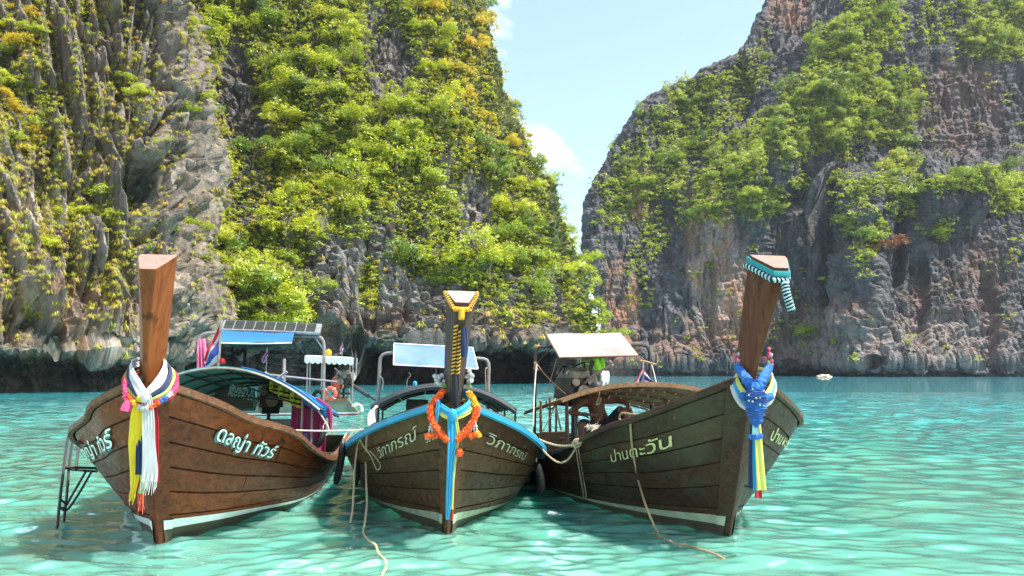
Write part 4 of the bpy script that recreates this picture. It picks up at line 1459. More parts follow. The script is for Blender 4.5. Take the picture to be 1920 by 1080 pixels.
def hull_text(h, boat, side, body, a, b, height, mats, shear=0.0, bold=0.012, off=0.028, name='lettering', flipy=False):
    """painted lettering wrapped on the planking between two photo pixels (ends of its base line)"""
    (l0, w0), (l1, w1) = h.find(side, *a), h.find(side, *b)
    for k, (mt, dx, dy, o_) in enumerate(mats):
        c = bpy.data.curves.new('lettering', 'FONT')
        c.body = body
        c.size = 1
        c.shear = shear
        c.offset = bold
        ob = bpy.data.objects.new('lettering', c)
        COL.objects.link(ob)
        dg = bpy.context.evaluated_depsgraph_get()
        me = bpy.data.meshes.new_from_object(ob.evaluated_get(dg))
        bpy.data.objects.remove(ob)
        bpy.data.curves.remove(c)
        n = len(me.vertices)
        co = np.zeros(n * 3)
        me.vertices.foreach_get('co', co)
        co = co.reshape(-1, 3)
        x0, x1 = co[:, 0].min(), co[:, 0].max()
        t = (co[:, 0] - x0) / (x1 - x0)
        L_ = l0 + (l1 - l0) * t
        Wd = w0 + (w1 - w0) * t
        lm, wm = (l0 + l1) / 2, (w0 + w1) / 2
        girth = float(np.linalg.norm(h.raw(side, lm, wm + 0.05) - h.raw(side, lm, wm - 0.05)) / 0.1)
        W = Wd - (co[:, 1] * height + dy) / girth
        L_ = L_ + dx
        P = h.pt(side, L_, np.clip(W, 0.0, 0.9), off + o_)
        me.vertices.foreach_set('co', P.astype(np.float32).ravel())
        me.materials.clear()
        me.materials.append(MT[mt])
        me.update()
        o2 = link(name, me, boat)
    return o2


def arch(h, l0, l1, half, zpk, zeave, drop, n=26, m=12, pw=2.0):
    """bowed canopy surface in boat space, falling by drop from front to back"""
    s = np.linspace(-1, 1, n)
    t = np.linspace(0, 1, m)
    G = np.zeros((m, n, 3))
    for i, tt in enumerate(t):
        G[i, :, 0] = s * half
        G[i, :, 1] = l0 + (l1 - l0) * tt - h.R
        G[i, :, 2] = zeave + (zpk - zeave) * (1 - np.abs(s) ** pw) - drop * tt
    return G


def engine(parent, c, s=1.0, yaw=0.0, shaft=None, world=False, sub=True):
    """car engine on a swivel, as longtail boats carry: block, head, rocker cover, pulleys, filter, radiator, exhaust, tiller"""
    q = Matrix.Rotation(yaw, 3, 'Z')

    def T(v):
        return np.asarray(q @ Vector(v)) * s + np.asarray(c, float)
    mb = MB()
    mb.box(T((0, 0, 0)), (0.42 * s, 0.60 * s, 0.34 * s), q, taper=0.9)
    mb.box(T((0, 0, -0.22)), (0.30 * s, 0.50 * s, 0.14 * s), q, taper=1.1)
    e = part(mb, 'engine', MT['engine'], parent, world)
    part(MB().box(T((0, 0, 0.22)), (0.34 * s, 0.56 * s, 0.10 * s), q).box(T((0, 0, 0.30)), (0.22 * s, 0.52 * s, 0.07 * s), q, taper=0.8), 'cylinder_head', MT['alloy'], e, world)
    mb = MB()
    for x, z, r in ((0.0, -0.05, 0.11), (0.13, 0.12, 0.07), (-0.14, 0.1, 0.06)):
        mb.disc(T((x, -0.33, z)), T((x, -0.38, z)), r * s)
    part(mb, 'pulley', MT['alloy'], e, world)
    mb = MB().disc(T((-0.05, 0.05, 0.36)), T((-0.05, 0.05, 0.46)), 0.15 * s, 16)
    part(mb, 'air_filter', MT['engine'], e, world)
    mb = MB()
    for k in range(4):
        mb.pipe([T((0.18, -0.2 + 0.13 * k, 0.2)), T((0.28, -0.2 + 0.13 * k, 0.22)), T((0.30, -0.18 + 0.1 * k, 0.05)), T((0.28, 0.1, -0.05))], 0.022 * s, 6)
    mb.pipe([T((0.28, 0.1, -0.05)), T((0.30, 0.3, 0.1)), T((0.30, 0.36, 0.5)), T((0.30, 0.40, 0.72))], 0.03 * s, 8)
    part(mb, 'exhaust_pipe', MT['pipe'], e, world)
    mb = MB()
    for k in range(7):
        a = rng.normal(size=3) * 0.16
        b_ = rng.normal(size=3) * 0.16
        mb.pipe([T(a + [0, 0, .1]), T((a + b_) / 2 + [0.1, -0.12, .34]), T(b_ + [0, 0, .16])], 0.011 * s, 5)
    part(mb, 'hose', MT['black'], e, world)
    mb = MB().pipe([T((0, -0.3, 0.05)), T((0.05, -0.6, 0.22)), T((0.06, -1.15, 0.38))], 0.018 * s, 6)
    part(mb, 'tiller', MT['pipe'], e, world)
    if shaft is not None:
        part(MB().bar(T((0, 0.3, -0.05)), shaft, 0.045 * s, 8), 'propeller_shaft', MT['pipe_dark'], e, world)
    mb = MB().bar(T((0, 0, -0.25)), T((0, 0, -0.8)), 0.035 * s).box(T((0, 0, -0.82)), (0.5 * s, 0.12 * s, 0.06 * s), q)
    part(mb, 'swivel_post', MT['pipe_dark'], e, world)
    return e


def boat_root(h, name, label, group):
    o = thing(name, label, 'boat', (h.X, h.Y, 0), group)
    o.rotation_euler = (0, h.ro, h.th)
    return o


prow_geo = {}
GRP = 'longtail boats moored in the bay'
# ============================================================ left boat
bA = boat_root(HA, 'longtail_boat', 'varnished brown longtail boat with a solar panel and yellow and white scarves on its prow', GRP)
MA = dict(plank=MT['wood_a'], inner=MT['inner'], stripe=MT['stripe_a'], bottom=MT['bottom'], stem=MT['wood_a'], rail=MT['rail_wood'], cap=MT['rail_wood'])
hull_parts(HA, bA, MA, 7, (0.245, 0.15, 3.4), 1, rail_h=0.04)
prow_geo['A'] = prow(HA, bA, 2.54, 0.165, 0.072, 0.105, 0.016, MT['post_a'], MT['top_wood'], fwd=0.20, lean=0.03)
hull_text(HA, bA, 1, 'ดลญ่า ทัวร์', (401, 822), (512, 858), 0.245, [('letter_teal', -0.02, -0.022, 0.0), ('letter_white', 0, 0, 0.004)], 0.35, 0.008)
hull_text(HA, bA, -1, 'ดลญ่า ทัวร์', (163, 862), (222, 832), 0.22, [('letter_teal', 0.02, -0.02, 0.0), ('letter_white', 0, 0, 0.004)], 0.2, 0.008)
# canopy
GA = arch(HA, 2.75, 5.6, 1.22, 1.70, 1.19, 0.26)
cano = part(MB().sheet(GA, 0.012), 'canopy', MT['teal_cloth'], bA)
part(MB().sheet(GA[:, 15:, :] + np.array([0, 0, 0.022]), 0.012), 'canopy_cover', MT['tarp_blue'], cano)
for i in (0, 3, 6, 9, 11):
    part(MB().tube(GA[i] + np.array([0, 0, -0.02]), 0.017 if i else 0.016, 6), 'bow', MT['pipe'] if i == 0 else MT['pipe_dark'], cano)
for j in (3, 8, 13, 18, 22):
    part(MB().tube(GA[:, j] + np.array([0, 0, -0.03]), 0.012, 5), 'batten', MT['pipe_dark'], cano)
for a_, b_ in (((3, 0), (22, 6)), ((10, 0), (25, 5))):
    part(MB().tube([GA[b_[1] if q else a_[1], int(round(a_[0] + (b_[0] - a_[0]) * q))] + np.array([0, 0, -0.04]) for q in (0, 1)], 0.010, 5), 'brace', MT['pipe_dark'], cano)
for px, pz, D in ((568, 740, 10.5), (586, 757, 10.7), (598, 762, 10.9), (606, 765, 11.6)):
    t = HA.at(px, pz, D)
    part(MB().bar(t, (t[0], t[1], 0.42), 0.016, 6), 'canopy_post', MT['pipe'], bA)
for px, D in ((330, 10.5), (325, 12.0)):
    t = HA.at(px, 712, D)
    part(MB().bar(t, (t[0], t[1], 0.42), 0.016, 6), 'canopy_post', MT['pipe'], bA)
# valance on the right eave: blue strip with magenta hem, and the curtain under it
e0, e1 = HA.at(571, 735, 10.45), HA.at(616, 764, 10.45)


def drape(a, b, hgt, n=24, m=8, wav=0.02, back=(0, 0.0, 0), seed=0, fold=5):
    a, b = np.asarray(a, float), np.asarray(b, float)
    G = np.zeros((m, n, 3))
    d = (b - a) / np.linalg.norm(b - a)
    nn = np.cross(d, [0, 0, 1])
    nn /= np.linalg.norm(nn)
    for i in range(m):
        for j in range(n):
            t = j / (n - 1)
            G[i, j] = a + (b - a) * t + np.array([0, 0, -hgt * i / (m - 1)]) + nn * wav * (i / (m - 1)) * math.sin(t * fold * 6.28 + seed) + np.array(back) * i / (m - 1)
    return G


part(MB().sheet(drape(e0, e1, 0.15, wav=0.01), 0.008), 'valance', MT['tarp_blue'], cano)
part(MB().tube(catmull([e1 + [0.01, 0, -0.01], e1 + [0.03, 0, -0.12], e1 + [0.03, 0, -0.3]], 6), [0.03, 0.035, 0.02], 6).tube([(e0 + e1) / 2 + [0, 0.03, 0.02], e1 + [0.01, 0.02, 0.0]], 0.022, 6), 'hem', MT['c_magenta'], cano)
part(MB().sheet(drape(HA.at(548, 742, 11.0), HA.at(612, 768, 10.75), 0.66, wav=0.045, fold=6), 0.008), 'curtain', MT['c_magenta'], bA)
part(MB().sheet(drape(HA.at(566, 812, 10.9), HA.at(610, 815, 10.8), 0.30, wav=0.03, fold=5), 0.008), 'lower_curtain', MT['tarp_blue'], bA)
# board with a name under the canopy, framed in teal
p0, p1, p2, p3 = HA.at(404, 728, 12.0), HA.at(476, 728, 12.0), HA.at(478, 768, 12.0), HA.at(404, 768, 12.0)
bd = part(MB().sheet(np.array([[p0, p1], [p3, p2]]), 0.03), 'name_board', MT['bottom'], bA)
mb = MB()
for u_, v_ in ((p1, p2), (p2, p3)):
    mb.bar(u_ + [0, -0.02, 0], v_ + [0, -0.02, 0], 0.022, 6)
part(mb, 'board_frame', MT['teal_cloth'], bd)


def flat_text(parent, body, org, right, up, size, mat, shear=0.2, bold=0.012, name='lettering'):
    c = bpy.data.curves.new('lettering', 'FONT')
    c.body = body
    c.size = 1
    c.shear = shear
    c.offset = bold
    ob = bpy.data.objects.new('lettering', c)
    COL.objects.link(ob)
    me = bpy.data.meshes.new_from_object(ob.evaluated_get(bpy.context.evaluated_depsgraph_get()))
    bpy.data.objects.remove(ob)
    co = np.zeros(len(me.vertices) * 3)
    me.vertices.foreach_get('co', co)
    co = co.reshape(-1, 3)
    right, up = np.asarray(right, float), np.asarray(up, float)
    P = np.asarray(org, float) + (co[:, :1] - co[:, 0].min()) / (co[:, 0].max() - co[:, 0].min()) * right + co[:, 1:2] * size * up / np.linalg.norm(up)
    me.vertices.foreach_set('co', P.astype(np.float32).ravel())
    me.materials.clear()
    me.materials.append(mat)
    me.update()
    return link(name, me, parent)


q0, q1 = HA.at(430, 733, 11.93), HA.at(477, 743, 11.93)
flat_text(bd, 'พินรดา ๒', q0, q1 - q0, (0, 0, 1), 0.15, MT['c_mint'], 0.3, 0.03)
q0, q1 = HA.at(427, 742, 11.93), HA.at(474, 751, 11.93)
flat_text(bd, 'Pinrada 52', q0, q1 - q0, (0, 0, 1), 0.11, MT['c_mint'], 0.3, 0.02)
engine(bA, HA.at(505, 745, 12.3), 0.85, 0.3)
part(MB().box(HA.at(505, 792, 12.2), (0.75, 0.5, 0.08)).box(HA.at(515, 800, 12.0), (0.6, 0.06, 0.2)), 'engine_bed', MT['tarp_white'], bA)
# stern gantry, tarp and solar panel
fr = [HA.at(374, 700, 12.9) * [1, 1, 0] + [0, 0, 0.4], HA.at(374, 640, 12.9), HA.at(378, 627, 12.9), HA.at(392, 624, 12.9), HA.at(480, 627, 12.9), HA.at(588, 630, 12.9), HA.at(603, 633, 12.9), HA.at(608, 645, 12.9), HA.at(608, 740, 12.9) * [1, 1, 0] + [0, 0, 0.4]]


def bent(pts, r, rad=0.10, seg=8):
    """pipe through corner points with short bends"""
    P = [np.asarray(p, float) for p in pts]
    out = [P[0]]
    for i in range(1, len(P) - 1):
        a = P[i] + (P[i - 1] - P[i]) / np.linalg.norm(P[i - 1] - P[i]) * min(rad, np.linalg.norm(P[i - 1] - P[i]) * 0.45)
        b = P[i] + (P[i + 1] - P[i]) / np.linalg.norm(P[i + 1] - P[i]) * min(rad, np.linalg.norm(P[i + 1] - P[i]) * 0.45)
        for t in (0, 0.33, 0.67, 1):
            out.append((1 - t) ** 2 * a + 2 * t * (1 - t) * P[i] + t * t * b)
    out.append(P[-1])
    return MB().tube(out, r, seg)


part(bent(fr, 0.028, 0.12), 'stern_gantry', MT['pipe'], bA)
part(MB().bar(HA.at(590, 631, 12.9), HA.at(606, 655, 12.9), 0.012, 6), 'gantry_brace', MT['steel'], bA)
part(MB().bar(HA.at(459, 650, 13.0), HA.at(459, 715, 13.0), 0.03, 6).pipe([HA.at(436, 648, 13.0), HA.at(436, 660, 13.0), HA.at(448, 665, 13.0), HA.at(455, 655, 13.0)], 0.025, 6), 'roof_post', MT['black'], bA)
a0, a1, a2, a3 = HA.at(421, 601.5, 13.45), HA.at(604, 609, 13.45), HA.at(600, 626, 12.75), HA.at(414, 619, 12.75)
t_ = np.linspace(0, 1, 2)
PG = np.array([[a0, a1], [a3, a2]])
sp_ = part(MB().sheet(PG, 0.035), 'solar_panel', MT['steel'], bA)


def bil(u, v, lift=0.0):
    nrm_ = np.cross(a1 - a0, a3 - a0)
    nrm_ /= np.linalg.norm(nrm_)
    if nrm_[2] < 0:
        nrm_ = -nrm_
    return (a0 * (1 - u) + a1 * u) * (1 - v) + (a3 * (1 - u) + a2 * u) * v + nrm_ * lift


MT['cell'] = simple('solar_cell', (0.030, 0.034, 0.040), 0.25, 0.2, 6)
mb0 = None
for i in range(9):
    for j in range(2):
        u0, u1 = 0.02 + i * 0.104, 0.02 + i * 0.104 + 0.094
        v0, v1 = 0.06 + j * 0.45, 0.06 + j * 0.45 + 0.41
        part(MB().sheet(np.array([[bil(u0, v0, .021), bil(u1, v0, .021)], [bil(u0, v1, .021), bil(u1, v1, .021)]]), 0.006), 'cell', MT['cell'], sp_)
g0, g1, g2, g3 = HA.at(415, 621, 12.7), HA.at(551, 625, 12.7), HA.at(547, 643, 12.5), HA.at(415, 643, 12.5)


def sag(p0, p1, p2, p3, nu, nv, wr=0.012, sg=0.03, seed=0):
    rg = np.random.default_rng(seed)
    G = np.zeros((nv, nu, 3))
    for i in range(nv):
        for j in range(nu):
            u, v = j / (nu - 1), i / (nv - 1)
            G[i, j] = (p0 * (1 - u) + p1 * u) * (1 - v) + (p3 * (1 - u) + p2 * u) * v
    q = G.reshape(-1, 3) * 3.0 + seed
    G += (wr * fbm(q, 3)).reshape(nv, nu, 1) * np.array([0.3, 1, 1])
    uu = np.sin(np.pi * np.linspace(0, 1, nu))[None, :] * np.sin(np.pi * np.linspace(0, 1, nv))[:, None]
    G[..., 2] -= sg * uu
    return G


part(MB().sheet(sag(g0, g1, g2, g3, 20, 8, 0.03), 0.01), 'sun_tarp', MT['tarp_blue'], bA)
part(MB().sheet(sag(g3 + [0, 0, .0], g2, HA.at(530, 649, 13.4), HA.at(420, 649, 13.4), 20, 8, 0.02, 0.08), 0.01), 'tarp_underside', MT['black'], bA)
part(MB().tube(catmull([g3, (g3 + g2) / 2 + [0, 0, -.012], g2], 8), 0.012, 6), 'tarp_hem', MT['tarp_edge'], bA)
# pale handrails of the roof, seen over the canopy
part(MB().bar(HA.at(470, 699, 12.2), HA.at(632, 716, 12.2), 0.018, 6).bar(HA.at(497, 698, 12.2), HA.at(508, 707, 12.2), 0.022, 6).bar(HA.at(538, 697, 12.2), HA.at(520, 710, 12.2), 0.024, 6), 'roof_rail', MT['tarp_white'], bA)

# ============================================================ middle boat
bB = boat_root(HB, 'longtail_boat', 'weathered longtail boat with a blue gunwale rail and an orange marigold garland', GRP)
MB_ = dict(plank=MT['wood_b'], inner=MT['inner'], stripe=MT['stripe_b'], bottom=MT['bottom'], stem=MT['wood_b'], rail=MT['blue_rail'], cap=MT['rail_wood'])
hull_parts(HB, bB, MB_, 7, (0.215, 0.11, 2.4), 2, rail_h=0.045)
prow_geo['B'] = prow(HB, bB, 2.30, 0.145, 0.068, 0.095, 0.016, MT['post_b'], MT['top_grey'], fwd=0.20, lean=0.045, cut=0.14)
hull_text(HB, bB, -1, 'วิภาภรณ์', (716, 857), (788, 821), 0.19, [('letter_pale', 0, 0, 0.0)], 0.12, 0.002)
hull_text(HB, bB, 1, 'วิภาภรณ์', (908, 829), (980, 862), 0.165, [('letter_pale', 0, 0, 0.0)], 0.12, 0.0)
hull_text(HB, bB, -1, 'วิภา', (800, 829), (823, 821), 0.075, [('letter_pale', 0, 0, 0.0)], 0.0, 0.02)
GB = arch(HB, 3.6, 6.4, 1.02, 1.47, 1.14, 0.20, pw=2.2)
GB[..., 0] += HB.at(834, 740, 11.2)[0]
cb = part(MB().sheet(GB, 0.014), 'canopy', MT['canopy_dark'], bB)
for i in (0, 4, 8, 11):
    part(MB().tube(GB[i] + np.array([0, 0, -0.02]), 0.015, 6), 'bow', MT['pipe_dark'], cb)
for j in (4, 9, 16, 21):
    part(MB().tube(GB[:, j] + np.array([0, 0, -0.025]), 0.011, 5), 'batten', MT['pipe_dark'], cb)
# rolled front flap of the canopy
fl = np.stack([GB[0], GB[0] + np.array([0, -0.02, -0.05]), GB[0] + np.array([0, 0.0, -0.095])])
part(MB().sheet(fl, 0.012), 'front_flap', MT['canopy_dark'], cb)
for j in (0, 25):
    for i in (0, 6, 11):
        t = GB[i, j]
        part(MB().bar(t, (t[0], t[1], 0.42), 0.018, 6), 'canopy_post', MT['pipe_dark'], bB)
fr = [HB.at(711, 700, 13.3) * [1, 1, 0] + [0, 0, 0.4], HB.at(713, 664, 13.3), HB.at(738, 661, 13.3), HB.at(895, 672, 13.3), HB.at(917, 674, 13.3), HB.at(915, 740, 13.3) * [1, 1, 0] + [0, 0, 0.4]]
part(bent(fr, 0.03, 0.14), 'stern_gantry', MT['pipe'], bB)
part(MB().sheet(sag(HB.at(739, 644, 13.4), HB.at(886, 652, 13.4), HB.at(896, 692, 12.8), HB.at(738, 684, 12.8), 22, 10, 0.035, 0.02, 3), 0.012), 'sun_tarp', MT['tarp_pale'], bB)
mb = MB()
for c_ in ([(739, 644, 13.38), (886, 652, 13.38)], [(886, 652, 13.38), (896, 692, 12.78)], [(896, 692, 12.78), (738, 684, 12.78)], [(738, 684, 12.78), (739, 644, 13.38)]):
    mb.bar(HB.at(*c_[0]), HB.at(*c_[1]), 0.012, 5)
part(mb, 'tarp_hem', MT['tarp_edge'], bB)
for px, py_ in ((818, 686), (882, 690)):
    t = HB.at(px, py_, 13.1)
    part(MB().bar(t, (t[0], t[1], 0.5), 0.014, 6), 'tarp_pole', MT['tarp_white'], bB)
part(MB().box(HB.at(782, 765, 12.5), (0.34, 0.4, 0.26)).disc(HB.at(768, 760, 12.2), HB.at(768, 760, 12.12), 0.06), 'engine_box', MT['engine'], bB)

# ============================================================ right boat
bC = boat_root(HC, 'longtail_boat', 'dark worn longtail boat with a slatted wooden canopy and a man sitting aboard', GRP)
MC = dict(plank=MT['wood_c'], inner=MT['inner'], stripe=MT['stripe_b'], bottom=MT['bottom'], stem=MT['wood_c'], rail=MT['wood_c'], cap=MT['rail_wood'])
hull_parts(HC, bC, MC, 7, (0.215, 0.115, 3.2), 3, stem_w=0.1, rail_h=0.035)
prow_geo['C'] = prow(HC, bC, 2.61, 0.185, 0.075, 0.09, 0.03, MT['post_c'], MT['top_wood'], fwd=0.24, lean=0.19, cut=0.16)
hull_text(HC, bC, -1, 'ป่านตะวัน', (1150, 864), (1262, 834), 0.205, [('letter_yellow', 0, 0, 0.0)], 0.05, 0.006)
hull_text(HC, bC, 1, 'ป่านตะวัน', (1440, 822), (1476, 843), 0.17, [('letter_yellow', 0, 0, 0.0)], 0.05, 0.012)
GC = arch(HC, 3.0, 5.9, 1.17, 1.46, 1.24, 0.32, n=29, m=9, pw=2.3)
cc = part(bent([GC[0, 0] + [0, 0, 0], GC[0, 4], GC[0, 9], GC[0, 14], GC[0, 19], GC[0, 24], GC[0, 28]], 0.022, 0.3), 'canopy', MT['slat_wood'], bC)
for k in range(14):
    j0, j1 = 2 * k, 2 * k + 2
    f_ = 0.86
    S = np.stack([GC[:, j0] * 0.955 + GC[:, j1] * 0.045, GC[:, j0] * 0.045 + GC[:, j1] * 0.955], 1)
    part(MB().sheet(S + np.array([0, 0, 0.025]), 0.016), 'slat', MT['slat_wood'], cc)
for i in (2, 4, 6, 8):
    part(MB().tube(GC[i] + np.array([0, 0, -0.005]), 0.018, 6), 'bow', MT['slat_wood'], cc)
# fascia board of the front bow
fz = np.stack([GC[0] + np.array([0, -0.03, 0.04]), GC[0] + np.array([0, -0.035, -0.02])])
part(MB().sheet(fz, 0.02), 'fascia', MT['slat_wood'], cc)
for (px, py_, D) in ((1014, 752, 11.0), (1031, 745, 11.3), (1062, 742, 11.0), (1043, 748, 12.6), (1300, 744, 11.4), (1246, 752, 12.2)):
    t = HC.at(px, py_, D)
    part(MB().bar(t, (t[0], t[1], 0.42), 0.018, 6), 'canopy_post', MT['rail_wood'], bC)
for (px, py_) in ((1256, 755), (1283, 748), (1031, 756)):
    t = HC.at(px, py_, 11.2)
    part(MB().pipe([t + [-0.05, 0, 0.03], t + [-0.05, 0, -0.05], t + [0, 0, -0.09], t + [0.06, 0, -0.05], t + [0.06, 0, 0.03]], 0.012, 6), 'hook', MT['pipe_dark'], bC)
fr = [HC.at(1003, 740, 12.9) * [1, 1, 0] + [0, 0, 0.4], HC.at(1004, 651, 12.9), HC.at(1030, 650, 12.9), HC.at(1190, 647, 12.9), HC.at(1217, 647, 12.9), HC.at(1223, 740, 12.9) * [1, 1, 0] + [0, 0, 0.4]]
part(bent(fr, 0.026, 0.14), 'stern_gantry', MT['pipe_dark'], bC)
part(MB().bar(HC.at(1006, 682, 12.9), HC.at(1034, 652, 12.9), 0.012, 6).bar(HC.at(1219, 680, 12.9), HC.at(1200, 664, 12.9), 0.012, 6), 'gantry_brace', MT['pipe_dark'], bC)
c0, c1, c2, c3 = HC.at(1024, 627, 13.1), HC.at(1164, 624.5, 13.1), HC.at(1197, 667, 12.3), HC.at(1049, 671, 12.3)
part(MB().sheet(sag(c0, c1, c2, c3, 20, 10, 0.02, 0.03, 5), 0.02), 'sun_roof', MT['tarp_white'], bC)
mb = MB()
for u_, v_ in ((c0, c1), (c1, c2), (c2, c3), (c3, c0)):
    mb.bar(u_, v_, 0.011, 6)
part(mb, 'roof_frame', MT['rail_wood'], bC)
mb = MB()
for (px, py_) in ((1082, 672), (1125, 670)):
    t = HC.at(px, py_, 12.9)
    mb.bar(t, (t[0], t[1], 0.5), 0.028, 6)
part(mb, 'roof_post', MT['pipe'], bC)
engine(bC, HC.at(1075, 728, 12.7), 1.0, 0.25)
mb = MB()
for k, (px, py_) in enumerate(((1062, 702), (1076, 700))):
    a_ = HC.at(px, py_, 12.5)
    mb.pipe([a_, a_ + [0.05, 0, 0.05], a_ + [0.14, 0, -0.02], a_ + [0.2, 0, -0.16]], 0.02, 6)
part(mb, 'intake_pipe', MT['steel'], bC)
# wire cage at the stern quarter
mb = MB()
k0, k1, k2, k3 = HC.at(1013, 812, 10.9), HC.at(1065, 811, 10.7), HC.at(1065, 838, 10.7), HC.at(1013, 845, 10.9)
for u_, v_ in ((k0, k1), (k1, k2), (k3, k0)):
    mb.bar(u_, v_, 0.018, 6)
for k in range(1, 10):
    u_ = k / 10
    mb.bar(k0 * (1 - u_) + k1 * u_, k3 * (1 - u_) + k2 * u_, 0.004, 4)
for k in range(1, 5):
    v_ = k / 5
    mb.bar(k0 * (1 - v_) + k3 * v_, k1 * (1 - v_) + k2 * v_, 0.004, 4)
for (px, py_) in ((1014, 760), (1031, 752)):
    mb.bar(HC.at(px, py_, 10.9), HC.at(px + 1, 812, 10.9), 0.016, 6)
mb.bar(HC.at(1063, 745, 10.8), HC.at(1065, 812, 10.7), 0.018, 6)
part(mb, 'side_cage', MT['rail_wood'], bC)
# seat the man sits on
part(MB().box(HC.at(1128, 806, 11.6), (0.6, 0.4, 0.06)).box(HC.at(1128, 818, 11.7), (0.5, 0.3, 0.2)), 'seat', MT['inner'], bC)
# ------------------------------------------------------------------ things on and around the boats
def ribbon(pts, width, face=(0, -1, 0), n=26, m=9, folds=2.5, amp=0.007, th=0.004, seed=0, fray=0):
    P = catmull(pts, n)
    T = np.gradient(P, axis=0)
    T /= np.linalg.norm(T, axis=1)[:, None]
    f = np.asarray(face, float)
    W = np.cross(T, f)
    W /= np.linalg.norm(W, axis=1)[:, None] + 1e-9
    w = np.interp(np.linspace(0, 1, n), np.linspace(0, 1, len(width)), width) if not np.isscalar(width) else np.full(n, width)
    u = np.linspace(-0.5, 0.5, m)
    G = P[:, None, :] + W[:, None, :] * (w[:, None] * u[None, :])[..., None]
    ph = np.linspace(0, 1, n)[:, None]
    G = G + f[None, None, :] * (amp * np.sin(u[None, :] * folds * 2 * math.pi + seed + ph * 2.0))[..., None]
    mb = MB().sheet(G, th)
    if fray:
        rg = np.random.default_rng(seed + 9)
        for k in range(fray):
            uu = (k + 0.5) / fray - 0.5
            a = P[-1] + W[-1] * w[-1] * uu
            mb.tube([a, a + T[-1] * 0.05 + rg.normal(size=3) * 0.006, a + T[-1] * (0.08 + 0.05 * rg.random()) + rg.normal(size=3) * 0.012], [0.005, 0.005, 0.002], 4)
    return mb


def px(lst):
    return [at(*p) for p in lst]


def rope(pts, r, mat, label, n=None, name='rope', cat='rope', seg=7):
    P = catmull(pts, n or len(pts) * 9)
    mb = MB().tube(P, r, seg)
    # the lay of the strands
    T = np.gradient(P, axis=0)
    L = np.concatenate([[0], np.cumsum(np.linalg.norm(np.diff(P, axis=0), axis=1))])
    N = int(min(260, max(12, L[-1] / (r * 1.6))))
    t = np.linspace(0, L[-1], N)
    Q = np.stack([np.interp(t, L, P[:, k]) for k in range(3)], 1)
    T = np.gradient(Q, axis=0)
    T /= np.linalg.norm(T, axis=1)[:, None] + 1e-9
    up = np.where(np.abs(T[:, 2:3]) < 0.9, [[0, 0, 1.0]], [[1.0, 0, 0]])
    A = np.cross(T, up)
    A /= np.linalg.norm(A, axis=1)[:, None]
    B = np.cross(T, A)
    for s in (0, math.pi):
        a = t / (r * 9) * 2 * math.pi + s
        mb.tube(Q + (A * np.cos(a)[:, None] + B * np.sin(a)[:, None]) * r * 0.55, r * 0.62, 5, cap=False)
    return solo(mb, name, mat, label, cat)


def flower(c, r, seed, petals=22):
    """ruffled blossom head: a ball of short overlapping petals"""
    rg = np.random.default_rng(seed)
    mb = MB().ball((0, 0, 0), r * 0.8, 8, rough=0.06, seed=seed)
    for k in range(petals):
        v = rg.normal(size=3)
        v /= np.linalg.norm(v)
        t = np.cross(v, rg.normal(size=3))
        t /= np.linalg.norm(t)
        b = np.cross(v, t)
        s = r * 0.34
        mb.add([v * r * 0.72 - t * s, v * r * 0.95 + b * s * 0.6 - t * s * 0.7, v * r * 1.08 + b * s, v * r * 0.95 + b * s * 0.6 + t * s * 0.7, v * r * 0.72 + t * s], [(0, 1, 2, 3, 4)])
    return mb


def garland(path, r, step, mats, label, name='garland', world_loc=None, squash=1.0):
    """flower heads threaded on a string: one thing, each head a part"""
    P = catmull(path, 200)
    L = np.concatenate([[0], np.cumsum(np.linalg.norm(np.diff(P, axis=0), axis=1))])
    o = thing(name, label, 'garland', P.min(0))
    me = {}
    n = max(2, int(L[-1] / step))
    part(MB().tube(P[::8], r * 0.25, 5), 'string', MT['c_white'], o, True)
    for k in range(n + 1):
        t = L[-1] * k / n
        c = np.array([np.interp(t, L, P[:, j]) for j in range(3)])
        mt = mats(k / n)
        key = (mt, k % 3)
        if key not in me:
            me[key] = flower((0, 0, 0), r, 40 + k % 3).mesh('flower', MT[mt])
        f = link('flower', me[key], o, tuple(c - np.array(o.location)))
        f.rotation_euler = tuple(rng.random(3) * 6.28)
        f.scale = (1, 1, squash)
    return o


# --- scarves and garland of the left boat
DA = 6.74
solo(ribbon(px([(267, 742, DA), (259, 775, DA - .01), (257, 830, DA), (254, 880, DA), (250, 918, DA)]), [0.07, 0.12, 0.155, 0.10, 0.05], fray=8, seed=1), 'scarf', MT['c_yellow'], 'long yellow scarf hanging from the knot on the brown prow', 'scarf')
solo(ribbon(px([(276, 742, DA - .03), (278, 775, DA - .04), (279, 830, DA - .04), (281, 880, DA - .04), (279, 902, DA - .04)]), [0.07, 0.10, 0.105, 0.135, 0.14], folds=4, seed=2, fray=10), 'scarf', MT['c_white'], 'white scarf hanging down the front of the brown prow', 'scarf')
solo(ribbon(px([(283, 744, DA + .02), (288, 790, DA + .02), (288, 850, DA + .02), (287, 905, DA + .02)]), [0.06, 0.09, 0.085, 0.10], seed=3), 'scarf', MT['c_red'], 'red scarf hanging behind the white one on the brown prow', 'scarf')
solo(ribbon(px([(272, 745, DA + .03), (264, 800, DA + .02), (263, 850, DA - .02), (262, 890, DA - .02)]), [0.05, 0.06, 0.075, 0.07], seed=4), 'scarf', MT['c_navy'], 'dark navy scarf showing between the yellow and white scarves', 'scarf')
solo(ribbon(px([(270, 748, DA + .04), (268, 850, DA + .03), (268, 905, DA), (264, 925, DA)]), [0.03, 0.03, 0.04, 0.05], seed=5), 'scarf', MT['c_green'], 'light green scarf showing a short end below the navy one', 'scarf')
